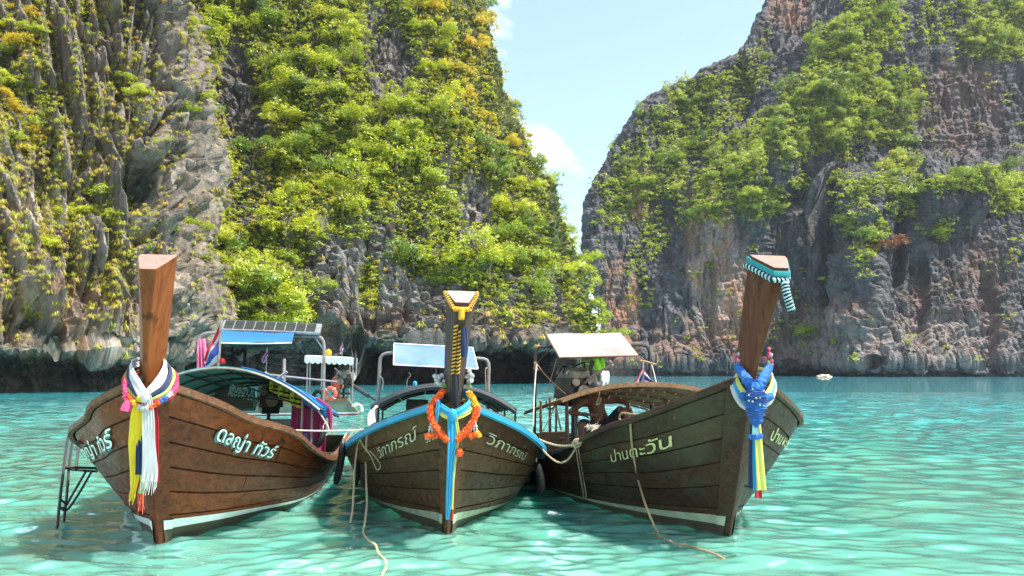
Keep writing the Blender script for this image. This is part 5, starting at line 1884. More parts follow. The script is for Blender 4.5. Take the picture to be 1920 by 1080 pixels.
solo(ribbon(px([(266, 752, DA + .05), (265, 870, DA + .05), (264, 905, DA + .02), (264, 932, DA + .02)]), [0.03, 0.03, 0.065, 0.05], seed=6, fray=8), 'scarf', MT['c_coral'], 'coral red scarf with a tasselled end lowest of the bundle on the brown prow', 'scarf')
neck = [(272, 744, DA - .02)]


def collar(off, w, mat, label, th=0.012):
    """cloth wound round the neck of the prow, tied in front"""
    lp = [(271, 744 + off * 0.5, DA - .02), (258 - off * .3, 722 + off, DA + .05), (248 - off * .5, 700 + off, DA + .16), (250 - off * .4, 683 + off * .7, DA + .34), (276, 676 + off * .6, DA + .52), (303 + off * .5, 676 + off * .6, DA + .42), (309 + off * .8, 692 + off * .8, DA + .25), (298 + off * .7, 716 + off, DA + .08), (275, 743 + off * .5, DA - .02)]
    P = catmull(px(lp), 60)
    ctr = at(276, 705, DA + .25)
    out = P - ctr
    out[:, 2] *= 0.35
    out /= np.linalg.norm(out, axis=1)[:, None]
    T = np.gradient(P, axis=0)
    T /= np.linalg.norm(T, axis=1)[:, None]
    W = np.cross(T, out)
    W /= np.linalg.norm(W, axis=1)[:, None]
    u = np.linspace(-0.5, 0.5, 7)
    G = P[:, None] + W[:, None] * (w * u)[None, :, None] + out[:, None] * (0.014 * np.cos(u * 3.1) + 0.006 * np.sin(u * 14))[None, :, None]
    solo(MB().sheet(G, th), 'scarf', MT[mat], label, 'scarf')


collar(0, 0.085, 'c_white', 'white scarf wound round the neck of the brown prow, innermost of the wraps')
collar(12, 0.055, 'c_navy', 'navy scarf wound round the brown prow just outside the white wrap')
collar(20, 0.035, 'c_green', 'thin light green scarf wound round the brown prow between navy and red')
collar(28, 0.05, 'c_red', 'red scarf wound round the brown prow, outermost of the wraps')
solo(MB().ball(at(272, 744, DA - .05), 0.042, 10, sq=(1.0, 0.8, 1.2), rough=0.05), 'scarf_knot', MT['c_white'], 'white knot tying the scarves in front of the brown prow', 'knot')
solo(MB().ball(at(266, 748, DA - .02), 0.036, 10, sq=(1.3, 0.8, 0.9), rough=0.05, seed=4), 'scarf_knot', MT['c_yellow'], 'yellow knot beside the white one on the brown prow', 'knot')
garland(px([(241, 700, DA + .25), (236, 722, DA + .12), (236, 745, DA + .05), (240, 764, DA + .02)]), 0.026, 0.034, lambda t: 'c_pink' if t > .3 else 'c_coral', 'pink flower garland end hanging left of the brown prow')
garland(px([(330, 712, DA + .25), (327, 728, DA + .12), (316, 742, DA + .04), (300, 754, DA), (284, 763, DA - .04), (268, 765, DA - .05), (252, 757, DA - .02), (242, 742, DA + .05)]), 0.024, 0.032,
        lambda t: ['c_pink', 'c_rose', 'c_white', 'c_blue', 'c_orange', 'c_white', 'c_gold', 'c_orange'][min(7, int(t * 8))] if t > 0.3 else 'c_pink', 'bead and flower garland looped below the scarves of the brown prow')
solo(MB().tube(px([(243, 752, DA), (238, 762, DA), (236, 770, DA)]), [0.03, 0.045, 0.05], 8), 'tassel', MT['c_pink'], 'bright pink tassel at the lower left of the brown prow garland', 'tassel')

# --- middle boat
DB = 7.36


def loop_on(P, w, mat, label, ctr, name='scarf', cat='scarf', th=0.012):
    P = catmull(P, 50)
    out = P - ctr
    out[:, 2] *= 0.35
    out /= np.linalg.norm(out, axis=1)[:, None]
    T = np.gradient(P, axis=0)
    T /= np.linalg.norm(T, axis=1)[:, None]
    W = np.cross(T, out)
    W /= np.linalg.norm(W, axis=1)[:, None]
    u = np.linspace(-0.5, 0.5, 7)
    G = P[:, None] + W[:, None] * (w * u)[None, :, None] + out[:, None] * (0.014 * np.cos(u * 3.1) + 0.006 * np.sin(u * 14))[None, :, None]
    return solo(MB().sheet(G, th), name, MT[mat], label, cat)


cB = at(853, 752, DB + .25)
loop_on(px([(847, 777, DB - .04), (833, 768, DB), (821, 757, DB + .1), (826, 744, DB + .25), (850, 736, DB + .45), (880, 742, DB + .3), (881, 756, DB + .12), (868, 768, DB), (850, 777, DB - .04)]), 0.07, 'c_cyan', 'cyan scarf wound round the neck of the dark middle prow', cB)
loop_on(px([(846, 783, DB - .03), (830, 776, DB + .02), (816, 763, DB + .12), (822, 748, DB + .28), (850, 740, DB + .5), (886, 748, DB + .32), (888, 762, DB + .14), (872, 775, DB + .02), (851, 783, DB - .03)]), 0.05, 'c_lemon', 'lemon scarf wound round the dark middle prow below the cyan one', cB)
solo(MB().ball(at(848, 778, DB - .06), 0.045, 10, sq=(1, .8, 1.3), rough=.05), 'scarf_knot', MT['c_cyan'], 'cyan knot in front of the dark middle prow', 'knot')
solo(ribbon(px([(847, 780, DB - .05), (847, 830, DB - .06), (844, 880, DB - .05), (841, 940, DB - .04), (839, 974, DB - .04)]), [0.08, 0.075, 0.06, 0.05, 0.03], seed=2), 'scarf', MT['c_cyan'], 'long cyan scarf hanging down the stem of the middle boat', 'scarf')
solo(ribbon(px([(852, 782, DB - .03), (856, 815, DB - .03), (855, 842, DB - .02), (849, 900, DB - .02), (846, 955, DB - .02)]), [0.05, 0.06, 0.03, 0.03, 0.035], seed=3), 'scarf', MT['c_lemon'], 'pale lemon scarf hanging beside the cyan one on the middle boat', 'scarf')
solo(ribbon(px([(851, 860, DB - .01), (850, 920, DB - .01), (847, 976, DB - .01)]), [0.012, 0.014, 0.016], seed=4), 'ribbon', MT['c_red'], 'thin red ribbon hanging on the stem of the middle boat', 'ribbon')
solo(ribbon(px([(822, 752, DB + .02), (820, 775, DB), (819, 793, DB)]), [0.03, 0.03, 0.012], seed=5), 'ribbon', MT['c_cyan'], 'short cyan ribbon end left of the middle prow', 'ribbon')
garland(px([(830, 735, DB + .2), (818, 748, DB + .12), (808, 766, DB + .05), (810, 788, DB), (821, 806, DB - .03), (838, 824, DB - .05)]), 0.036, 0.021, lambda t: 'c_orange', 'orange marigold garland hanging left of the middle prow')
garland(px([(880, 738, DB + .2), (889, 752, DB + .12), (894, 768, DB + .05), (888, 788, DB), (876, 806, DB - .03), (859, 824, DB - .05)]), 0.036, 0.021, lambda t: 'c_gold' if t < 0.35 else 'c_orange', 'orange and gold marigold garland hanging right of the middle prow')


def pendant(x, y, D, label):
    o = thing('flower_pendant', label, 'garland', at(x, y, D))
    for k in range(3):
        a, b = at(x + (k - 1) * 2, y - 26, D), at(x + (k - 1) * 6, y - 6, D)
        part(MB().bar(a, b, 0.006, 5).ball((a + b) / 2, 0.013, 6).ball(a * .25 + b * .75, 0.011, 6), 'bead_string', MT['c_white'], o, True)
    for k in range(6):
        c = at(x + (k - 2.5) * 3.6, y + rng.normal() * 2, D - 0.01 * (k % 2))
        f = link('flower', flower((0, 0, 0), 0.03, k).mesh('flower', MT['c_gold' if k > 3 and x > 850 else 'c_orange']), o, tuple(c - np.array(o.location)))


pendant(810, 817, DB - .02, 'white bead pendant with orange flowers left of the middle prow')
pendant(889, 815, DB - .02, 'white bead pendant with orange and gold flowers right of the middle prow')
solo(flower((0, 0, 0), 0.045, 3).add(flower((0, 0, 0), 0.03, 4).V() + np.array([-0.05, 0, 0.02]), flower((0, 0, 0), 0.03, 4).f), 'marigold', MT['c_orange'], 'single orange marigold low on the stem of the middle boat', 'flower').location = tuple(at(856, 858, DB - .03))


def post_ring(h, G, t, k=1.10, dz=0.0, front_drop=0.0):
    """closed loop round a prow post at fraction t of its height, world points"""
    i = t * (len(G) - 1)
    a = int(min(i, len(G) - 2))
    L = G[a] * (1 - i + a) + G[a + 1] * (i - a)
    c = L.mean(0)
    Q = (L - c) * np.array([k, k, 1]) + c + np.array([0, 0, dz])
    Q[2:4, 2] -= front_drop
    Q[2:4, 1] -= 0.01
    return h.world(np.concatenate([Q, Q[:1]]))


def dense(P, n):
    P = np.asarray(P, float)
    L = np.concatenate([[0], np.cumsum(np.linalg.norm(np.diff(P, axis=0), axis=1))])
    t = np.linspace(0, L[-1], n)
    return np.stack([np.interp(t, L, P[:, k]) for k in range(3)], 1)


def braid(parent, path, r, m1, m2, turns):
    P = dense(path, turns * 10)
    T = np.gradient(P, axis=0)
    T /= np.linalg.norm(T, axis=1)[:, None] + 1e-9
    up = np.where(np.abs(T[:, 2:3]) < 0.9, [[0, 0, 1.0]], [[0, 1.0, 0]])
    A = np.cross(T, up)
    A /= np.linalg.norm(A, axis=1)[:, None]
    B = np.cross(T, A)
    for s, m in ((0, m1), (math.pi, m2)):
        a = np.linspace(0, turns * 2 * math.pi, len(P)) + s
        part(MB().tube(P + (A * np.cos(a)[:, None] + B * np.sin(a)[:, None]) * r * 0.6, r * 0.7, 6), 'strand', MT[m], parent, True)


GPB = prow_geo['B']
ring = post_ring(HB, GPB, 0.985, 1.10, 0, 0.05)
o = thing('prow_wreath', 'yellow and black braided wreath draped over the top of the dark middle prow', 'wreath', ring.min(0))
braid(o, ring[[0, 1, 2]], 0.020, 'c_gold', 'c_black', 9)
braid(o, ring[[3, 4, 5]], 0.020, 'c_gold', 'c_black', 9)
braid(o, ring[[2, 3]], 0.020, 'c_gold', 'c_gold', 3)
m_ = (ring[2] + ring[3]) / 2 + np.array([0, -0.02, 0])
braid(o, [m_, m_ + np.array([0, -0.01, -0.09])], 0.024, 'c_gold', 'c_gold', 3)
b0 = HB.world(GPB[11, 2:4].mean(0)) + np.array([-0.006, -0.03, -0.02])
b1 = HB.world(GPB[6, 2:4].mean(0)) + np.array([0.0, -0.03, 0])
braid(o, [b0 + [-0.03, 0, 0], b1 + [-0.022, 0, 0]], 0.018, 'c_gold', 'c_black', 14)
braid(o, [b0 + [0.012, 0, -.05], b1 + [0.02, 0, 0]], 0.018, 'c_gold', 'c_black', 12)
part(ribbon([b0 + [0.05, -.02, -0.02], b0 + [0.052, -.02, -0.2], b0 + [0.045, -.02, -0.30]], [0.05, 0.065, 0.05], th=0.02, folds=1), 'tail', MT['c_navy'], o, True)
part(ribbon([b1 + [0.008, -.02, 0.02], b1 + [0.012, -.02, -0.15], b1 + [0.016, -.02, -0.30]], [0.06, 0.07, 0.06], th=0.015, folds=1), 'tail', MT['c_black'], o, True)
for xx, dd, lb in ((824, 0.30, 'white blossom cluster left of the dark middle prow'), (881, 0.34, 'white blossom cluster right of the dark middle prow')):
    c0_ = at(xx, 711, DB + dd)
    o = thing('blossom_cluster', lb, 'flowers', c0_)
    for k in range(11):
        f = link('flower', flower((0, 0, 0), 0.026, 60 + k % 3).mesh('flower', MT['c_white']), o, tuple(rng.normal(size=3) * np.array([0.022, 0.02, 0.032])))
    sgn = 1 if xx < 850 else -1
    for k in range(4):
        a_ = np.array([sgn * 0.03, -0.02, -0.03])
        part(MB().sheet(np.array([[a_, a_ + [0.02, 0, 0]], [a_ + [0.01 * k, -0.02, -0.05], a_ + [0.03 + 0.01 * k, -0.02, -0.05]]]), 0.004), 'leaf', MT['c_green'], o)

# --- right boat
DC = 7.22
cC = at(1417, 720, DC + .3)
for off, w, mt, lb in ((0, 0.075, 'c_lemon', 'lemon yellow scarf wound round the neck of the right prow, innermost wrap'), (9, 0.055, 'c_cyan', 'blue scarf wound round the right prow outside the lemon wrap'), (17, 0.045, 'c_white', 'white scarf wound round the right prow, outermost wrap')):
    loop_on(px([(1414, 762 + off * .4, DC), (1398 - off * .4, 744 + off * .9, DC + .06), (1384 - off * .5, 722 + off * .6, DC + .18), (1384 - off * .5, 702 + off * .6, DC + .34), (1412, 694 + off * .5, DC + .62), (1440 + off * .3, 700 + off * .5, DC + .5), (1447 + off * .3, 718 + off * .6, DC + .3), (1438 + off * .3, 742 + off * .6, DC + .1), (1420, 762 + off * .4, DC)]), w, mt, lb, cC)
o = thing('flower_garland', 'thick blue flower garland knotted like an X on the neck of the right prow', 'garland', at(1417, 795, DC))
GL = [([(1383, 688, DC + .25), (1395, 704, DC + .1), (1410, 724, DC - .02)], [8, 9, 12], 12), ([(1443, 688, DC + .3), (1434, 704, DC + .12), (1424, 724, DC - .02)], [8, 9, 12], 12), ([(1415, 728, DC - .05), (1416, 745, DC - .06), (1417, 772, DC - .06), (1418, 796, DC - .06)], [13, 21, 17, 9], 26),
      ([(1390, 742, DC + .02), (1402, 744, DC - .03), (1416, 744, DC - .06)], [7, 8, 12], 8), ([(1446, 744, DC + .05), (1434, 745, DC - .02), (1418, 745, DC - .06)], [7, 8, 12], 8), ([(1406, 818, DC - .04), (1416, 820, DC - .05), (1427, 817, DC - .04)], [5, 5, 6], 6)]
for gi, (pp, rr, nn) in enumerate(GL):
    P = catmull(px(pp), nn * 2)
    rad = np.interp(np.linspace(0, 1, nn * 2), np.linspace(0, 1, len(rr)), rr) * DC / FPX
    rad = rad * np.where(np.arange(nn * 2) % 2, 0.82, 1.06)
    a = np.linspace(0, 2 * np.pi, 15)[:-1]
    T = np.gradient(P, axis=0)
    T /= np.linalg.norm(T, axis=1)[:, None]
    A = np.cross(T, [0, 1, 0.01])
    A /= np.linalg.norm(A, axis=1)[:, None]
    B = np.cross(T, A)
    rr2 = rad[:, None] * (1 + 0.10 * rng.normal(size=(len(P), 14)))
    mbg = MB().grid(P[:, None] + A[:, None] * (np.cos(a)[None] * rr2)[..., None] + B[:, None] * (np.sin(a)[None] * rr2 * 0.75)[..., None], wrap=True)
    for e_ in (0, len(P) - 1):
        mbg.ball(P[e_], rad[e_] * 0.85, 8, rough=0.08)
    part(mbg, 'flower_rope', MT['c_blue'], o, True, smooth=False)
for k in range(10):
    c = at(1404 + (k % 5) * 7, 746 + rng.normal() * 8, DC - .16)
    part(MB().ball(c, 0.009, 6), 'bead', MT['c_green' if k % 2 else 'c_white'], o, True)
for k in range(5):
    part(MB().bar(at(1412 + k * 2, 796, DC - .05), at(1411 + k * 2.4, 818, DC - .05), 0.006, 5), 'bead_string', MT['c_mint'], o, True)
solo(ribbon(px([(1412, 790, DC), (1409, 840, DC + .02), (1408, 916, DC + .02)]), [0.035, 0.045, 0.045], seed=1, folds=1), 'ribbon', MT['c_navy'], 'navy ribbon hanging under the blue garland, left of the bundle', 'ribbon')
solo(ribbon(px([(1416, 790, DC - .01), (1415, 840, DC), (1416, 920, DC)]), [0.03, 0.035, 0.04], seed=2, folds=1), 'ribbon', MT['c_cyan'], 'sky blue ribbon hanging under the blue garland, middle of the bundle', 'ribbon')
solo(ribbon(px([(1421, 790, DC - .02), (1423, 840, DC - .02), (1428, 919, DC - .02)]), [0.05, 0.07, 0.085], seed=3, folds=1.5), 'ribbon', MT['c_lemon'], 'broad lemon ribbon hanging under the blue garland, right of the bundle', 'ribbon')
solo(ribbon(px([(1421, 800, DC + .03), (1421, 870, DC + .03), (1422, 934, DC + .03)]), [0.04, 0.05, 0.07], seed=4, folds=1), 'ribbon', MT['c_red'], 'red ribbon whose end shows below the lemon one on the right boat', 'ribbon')
for (xx, yy, dd, lb) in ((1385, 670, .30, 'pink blossoms left of the right prow above the blue garland'), (1442, 669, .34, 'pink blossoms right of the right prow above the blue garland')):
    o = thing('blossom_cluster', lb, 'flowers', at(xx, yy, DC + dd))
    for k in range(9):
        f = link('flower', flower((0, 0, 0), 0.019, 80 + k % 3).mesh('flower', MT[['c_rose', 'c_pink', 'c_white', 'c_rose'][k % 4]]), o, tuple(rng.normal(size=3) * np.array([0.02, 0.02, 0.035])))
    for k in range(3):
        part(MB().ball((0.012 * (k - 1), 0.0, -0.05 - 0.012 * k), 0.014, 6, sq=(1, .5, 1.6)), 'leaf', MT['c_green'], o)
GPC = prow_geo['C']
r1 = post_ring(HC, GPC, 0.97, 1.06, 0, 0.02)
r2 = post_ring(HC, GPC, 0.935, 1.10, 0, 0.03)
o = thing('prow_wreath', 'teal band with a black and white braid wound round the top of the right prow', 'wreath', r2.min(0))
Pd = dense(r1, 60)
Wb = np.stack([Pd + np.array([0, 0, 0.025]), Pd + np.array([0, -0.006, 0]), Pd + np.array([0, 0, -0.025])], 1)
part(MB().sheet(Wb, 0.02), 'band', MT['c_teal'], o, True)
braid(o, r2, 0.022, 'c_mint', 'c_black', 30)
e_ = (r2[2] + r2[3]) / 2
t0 = e_ + np.array([0.03, -0.03, -0.03])
braid(o, catmull([t0, t0 + np.array([0.005, -0.02, -0.1]), t0 + np.array([0.03, -0.02, -0.2]), t0 + np.array([0.05, -0.01, -0.26])], 20), 0.03, 'c_mint', 'c_black', 9)

# --- flags
THAI = [MT['c_flag_red'], MT['c_white'], MT['c_flag_blue']]


def flag(pole0, pole1, corners, D, label, r=0.012, wave=0.03, seed=0):
    """striped flag; corners = hoist top, fly top, fly bottom, hoist bottom"""
    o = thing('flag', label, 'flag', at(*pole0, D))
    part(MB().bar(at(*pole0, D), at(*pole1, D), r, 6), 'pole', MT['pipe'], o, True)
    h0, f0, f1, h1 = [at(*c, D) for c in corners]
    n, m = 22, 19
    G = np.zeros((m, n, 3))
    for i in range(m):
        for j in range(n):
            u, v = j / (n - 1), i / (m - 1)
            p = (h0 * (1 - u) + f0 * u) * (1 - v) + (h1 * (1 - u) + f1 * u) * v
            G[i, j] = p + np.array([0, wave * u * math.sin(u * 7 + v * 4 + seed) + wave * math.sin(v * 9 + seed) * 0.6, 0])
    mb = MB().sheet(G, 0.004)
    q = 0
    mi = []
    for i in range(m - 1):
        band = (i + 0.5) / (m - 1)
        c = 0 if band < 1 / 6 or band > 5 / 6 else (1 if band < 2 / 6 or band > 4 / 6 else 2)
        mi += [c] * (2 * (n - 1))
    mb.mi[:len(mi)] = mi
    part(mb, 'flag_cloth', THAI, o, True)
    return o


flag((409, 694), (415, 600), ((412, 607), (381, 676), (386, 694), (411, 690)), 11.2, 'large red white and blue flag drooping from its pole over the left boat canopy', 0.02, 0.05)
flag((499, 700), (501, 652), ((501, 655), (488, 676), (495, 682), (502, 668)), 12.6, 'small striped flag on a stick behind the left boat canopy', 0.008)
flag((1206, 726), (1206, 678), ((1205, 690), (1190, 716), (1206, 726), (1208, 702)), 11.3, 'striped flag drooping left of its pole on the canopy of the right boat', 0.014, 0.03, 2)
flag((1207, 722), (1207, 690), ((1208, 692), (1216, 706), (1232, 726), (1209, 722)), 11.28, 'striped flag trailing right to a red tip on the canopy of the right boat', 0.006, 0.02, 1)
flag((641, 672), (642, 642), ((642, 643), (636, 656), (639, 665), (644, 656)), 30.0, 'tiny striped flag above the white scalloped canopy of the far boat', 0.012, 0.03)
mbk = flower((0, 0, 0), 0.05, 5)
solo(mbk, 'pole_rosette', MT['c_red'], 'red and white rosette at the foot of the large flag pole', 'rosette').location = tuple(at(416, 684, 11.15))

# --- cloths, jackets, bottles
solo(ribbon(px([(378, 636, 12.8), (378, 660, 12.75), (380, 692, 12.75)]), [0.09, 0.14, 0.16], folds=2.5, amp=0.03, th=0.02), 'hanging_cloth', MT['c_rose'], 'pink cloth hanging from the gantry post of the left boat', 'cloth')
solo(ribbon(px([(386, 668, 12.9), (387, 692, 12.85)]), [0.10, 0.14], folds=1.5, amp=0.03, th=0.02), 'hanging_cloth', MT['c_pink'], 'crimson pink cloth lying right of the hanging pink cloth', 'cloth')
for k, (x0, y0, x1, y1, D, lb) in enumerate(((508, 716, 526, 736, 10.9, 'yellow life jacket tucked under the left boat canopy, uppermost of three'), (524, 724, 546, 751, 10.8, 'yellow life jacket hanging in the middle under the left boat canopy'), (546, 737, 567, 762, 10.7, 'yellow life jacket hanging lowest and rightmost under the left boat canopy'))):
    o = thing('life_jacket', lb, 'life jacket', at((x0 + x1) / 2, y1, D), 'life jackets')
    for s in (0, 1):
        xa = x0 + (x1 - x0) * (0.05 + 0.5 * s)
        xb = xa + (x1 - x0) * 0.42
        ya, yb = y0 + 4 * s, y1 - 4 + 4 * s
        G = np.array([[at(xa, ya, D), at((xa + xb) / 2, ya + 1, D - .05), at(xb, ya + 3, D)], [at(xa, (ya + yb) / 2, D - .04), at((xa + xb) / 2, (ya + yb) / 2, D - .09), at(xb, (ya + yb) / 2 + 3, D - .04)], [at(xa, yb, D), at((xa + xb) / 2, yb + 1, D - .05), at(xb, yb + 3, D)]])
        part(MB().sheet(G, 0.06), 'foam_panel', MT['c_jacket'], o, True)
    for f_ in (0.35, 0.7):
        yy = y0 + (y1 - y0) * f_
        part(MB().bar(at(x0, yy, D - .1), at(x1, yy + 5, D - .1), 0.014, 5), 'strap', MT['c_black'], o, True)
o = thing('hanging_jacket', 'lime green jacket hanging under the white roof of the right boat', 'jacket', at(1122, 695, 12.4))
part(ribbon(px([(1121, 671, 12.4), (1122, 684, 12.36), (1122, 694, 12.36)]), [0.13, 0.19, 0.18], folds=1.5, amp=0.03, th=0.03), 'body', MT['c_lime'], o, True)
part(ribbon(px([(1111, 676, 12.35), (1109, 690, 12.33), (1110, 706, 12.33)]), [0.05, 0.06, 0.05], folds=1, th=0.03), 'sleeve', MT['c_black'], o, True)
o = thing('bottle', 'blue bottle standing behind the dark canopy of the middle boat', 'bottle', at(778, 728, 12.6))
part(MB().disc(at(778, 732, 12.6), at(778, 719, 12.6), 0.036, 12).ball(at(778, 718.5, 12.6), 0.036, 10), 'bottle_body', MT['c_cyan'], o, True)
part(MB().box(at(772, 728, 12.65), (0.06, 0.06, 0.06)), 'cap', MT['c_orange'], o, True)
o = thing('mug', 'blue mug hanging beside the engine of the left boat', 'mug', at(537, 748, 11.6))
part(MB().disc(at(537, 749, 11.6), at(537, 737, 11.6), 0.03, 12), 'mug_body', MT['c_cyan'], o, True)
part(MB().torus(at(541, 743, 11.6), 0.022, 0.006, seg=12, sub=6), 'handle', MT['c_cyan'], o, True)

# --- fenders
def fender(x0, y0, x1, y1, D0, D1, w, label, bow=0.02):
    a, b = at(x0, y0, D0), at(x1, y1, D1)
    P = catmull([a, (a + b) / 2 + np.array([bow, -0.03, 0]), b], 12)
    r = w / 2 * np.array([0.55, 0.85, 1, 1, 1, 1, 1, 1, 1, 0.97, 0.85, 0.5])
    mb = MB().tube(P, r, 12)
    for k in range(2, 11):
        mb.tube([P[k] - (P[k] - P[k - 1]) * 0.12, P[k] + (P[k] - P[k - 1]) * 0.12], r[k] * 1.06, 12)
    o = thing('fender', label, 'fender', b, 'rubber fenders')
    part(mb, 'rubber_body', MT['black'], o, True)
    part(MB().pipe([a, a + [0, 0, 0.05], a + [0.03, 0.05, 0.12]], 0.008, 5), 'lanyard', MT['rope_pale'], o, True)


fender(643, 832, 629, 908, 9.3, 9.2, 0.085, 'black rubber fender hanging free at the left shoulder of the middle boat')
fender(669, 862, 667, 910, 9.35, 9.3, 0.06, 'short black rubber fender lying against the left side of the middle boat')
fender(1006, 868, 1014, 926, 9.7, 9.6, 0.10, 'black rubber fender squeezed between the middle and right boats')
fender(991, 868, 986, 902, 10.0, 10.0, 0.07, 'short black rubber fender on the right side of the middle boat')
fender(606, 806, 594, 838, 10.4, 10.3, 0.09, 'black rubber fender beside the magenta curtain of the left boat')

# --- boarding ladder
o = thing('boarding_ladder', 'bare steel boarding ladder hooked on the far side of the brown boat', 'ladder', onwater(107, 985))
R1 = px([(141, 811, 9.35), (132, 812, 9.2), (127, 824, 9.1), (119, 880, 8.7), (113, 930, 8.45), (107, 990, 8.2)])
R2 = px([(151, 824, 9.3), (138, 828, 9.25), (134, 840, 9.2), (129, 880, 9.0), (125, 930, 8.75), (119, 982, 8.5)])
part(MB().tube(catmull(R1, 24), 0.016, 7), 'rail', MT['pipe_dark'], o, True)
part(MB().tube(catmull(R2, 24), 0.016, 7), 'rail', MT['pipe_dark'], o, True)
for a_, b_ in ((((119, 877, 8.72)), (131, 879, 9.0)), ((112, 936, 8.42), (123, 944, 8.68))):
    part(MB().bar(at(*a_), at(*b_), 0.014, 6), 'rung', MT['pipe_dark'], o, True)
part(MB().bar(at(119, 876, 8.72), at(181, 878, 9.1), 0.015, 6).bar(at(130, 880, 9.0), at(181, 884, 9.3), 0.015, 6).bar(at(181, 878, 9.1), at(181, 884, 9.3), 0.015, 6), 'step_frame', MT['pipe_dark'], o, True)
part(MB().tube(catmull(px([(173, 882, 9.1), (150, 922, 8.8), (128, 954, 8.6), (117, 956, 8.45)]), 14), 0.014, 6), 'strut', MT['pipe_dark'], o, True)
part(MB().tube(catmull(px([(161, 884, 9.2), (140, 920, 9.0), (122, 950, 8.7), (112, 952, 8.42)]), 14), 0.014, 6), 'strut', MT['pipe_dark'], o, True)
part(MB().bar(at(148, 826, 9.3), at(143, 880, 9.05), 0.014, 6), 'rail', MT['pipe_dark'], o, True)

# --- ropes
rope(px([(513, 801, 9.3), (540, 806, 9.2), (600, 808, 9.2), (660, 807, 9.3), (692, 804, 9.4), (706, 799, 9.5)]), 0.010, MT['rope_pale'], 'pale mooring line stretched between the left and middle boats')
rope(px([(514, 795, 9.15), (522, 800, 9.05), (524, 830, 9.0), (524, 852, 9.0), (528, 857, 9.0), (531, 850, 9.0), (527, 820, 9.02), (520, 799, 9.06)]), 0.010, MT['rope_pale'], 'pale rope loop hanging over the gunwale beside the bright lettering')
rope(px([(586, 750, 10.4), (598, 772, 10.4), (614, 798, 10.4), (616, 812, 10.4), (608, 818, 10.4)]), 0.009, MT['rope_pale'], 'pale rope running down across the magenta curtain')
rope([HB.onto(-1, *q) for q in ((707, 799), (694, 806), (688, 815), (687, 840), (686, 868))] + px([(687, 910, 8.75), (688, 945, 8.5), (684, 980, 8.15)]) + [onwater(681, 998, .015), onwater(690, 1012, .045), onwater(704, 1022, .05), onwater(710, 1038, .05), onwater(722, 1050, .05), onwater(724, 1064, .05), onwater(717, 1078, .05), onwater(716, 1100, .05)], 0.011, MT['rope'], 'long rope from the left shoulder of the middle boat trailing over the water')
rope([HB.onto(-1, *q) for q in ((702, 801), (684, 811), (676, 820), (670, 840))] + px([(666, 870, 9.15), (663, 920, 8.75), (661, 955, 8.6), (657, 980, 8.5)]), 0.011, MT['rope'], 'rope hanging straight to a frayed end, left of the long trailing rope')
rope([HB.onto(-1, *q) for q in ((687, 841), (697, 858), (707, 880), (714, 873), (706, 858), (694, 845))], 0.010, MT['rope'], 'rope loop knotted on the long rope of the middle boat')
rope([HB.onto(-1, *q) for q in ((680, 816), (676, 822), (680, 834), (688, 845), (692, 850))], 0.010, MT['rope'], 'short rope crossing to the knot at the left shoulder of the middle boat')
rope(px([(686, 812, 9.4), (668, 805, 9.6), (648, 828, 9.4)]), 0.005, MT['rope_brown'], 'thin cord holding the free fender of the middle boat', n=14)
rope(px([(974, 798, 9.9), (995, 815, 9.75), (1020, 828, 9.6), (1050, 836, 9.45), (1078, 834, 9.15), (1100, 822, 9.15), (1112, 806, 9.5)]), 0.013, MT['rope'], 'thick rope sagging from the middle boat to the knot on the right boat')
rope(px([(990, 806, 9.85), (1008, 822, 9.6), (1020, 846, 9.4), (1044, 866, 9.3), (1062, 864, 9.25), (1076, 846, 9.25), (1080, 832, 9.3)]), 0.011, MT['rope'], 'rope hanging in a deep bight below the thick rope of the right boat')
rope([HC.onto(-1, *q) for q in ((1080, 836), (1082, 852), (1088, 890), (1093, 920), (1095, 936), (1099, 930), (1096, 905), (1089, 862), (1084, 838))], 0.010, MT['rope'], 'rope doubled into a long hanging loop on the left side of the right boat')
rope(px([(1072, 838, 9.2), (1077, 826, 9.15), (1086, 824, 9.15), (1088, 834, 9.15), (1078, 838, 9.15), (1074, 830, 9.17), (1084, 828, 9.12)]), 0.012, MT['rope'], 'rope knot at the left gunwale of the right boat', n=50)
rope([HC.onto(-1, 1200, 789) + [0, 0, .06], HC.onto(-1, 1184, 793, .06) + [0, 0, .09], HC.onto(-1, 1166, 800, .06) + [0, 0, .14], HC.onto(-1, 1162, 804, .06) + [0, 0, .1], HC.onto(-1, 1172, 800, .08) + [0, 0, .06], HC.onto(-1, 1182, 794, .08)] + [HC.onto(-1, *q, .10) for q in ((1182, 800), (1185, 835), (1190, 868), (1198, 905))] + px([(1210, 945, 7.9), (1224, 980, 7.76)]) + [onwater(1237, 1007, .015), onwater(1252, 1012, .035), onwater(1268, 1020, .035), onwater(1292, 1024, .03), onwater(1316, 1031, .03), onwater(1338, 1038, .03), onwater(1354, 1046, .02), onwater(1378, 1058, -.02), onwater(1402, 1066, -.03)], 0.011, MT['rope_brown'], 'brown rope from the looped tie on the right boat down into the water')
o = thing('frayed_rope_end', 'pale frayed rope end on the left gunwale of the right boat', 'rope', at(1110, 806, 9.5))
mb = MB()
for k in range(60):
    v = rng.normal(size=3)
    v /= np.linalg.norm(v)
    v[2] = abs(v[2]) * 0.8
    mb.tube([at(1110, 806, 9.5) + v * 0.01, at(1110, 806, 9.5) + v * 0.06, at(1110, 806, 9.5) + v * 0.09 + rng.normal(size=3) * 0.02], [0.006, 0.006, 0.002], 4)
part(mb, 'fibres', MT['rope_pale'], o, True)
rope(px([(1006, 684, 12.7), (1003, 720, 12.4), (1001, 760, 11.8), (1000, 800, 11.0)]), 0.008, MT['rope_pale'], 'pale cord hanging from the left gantry post of the right boat')
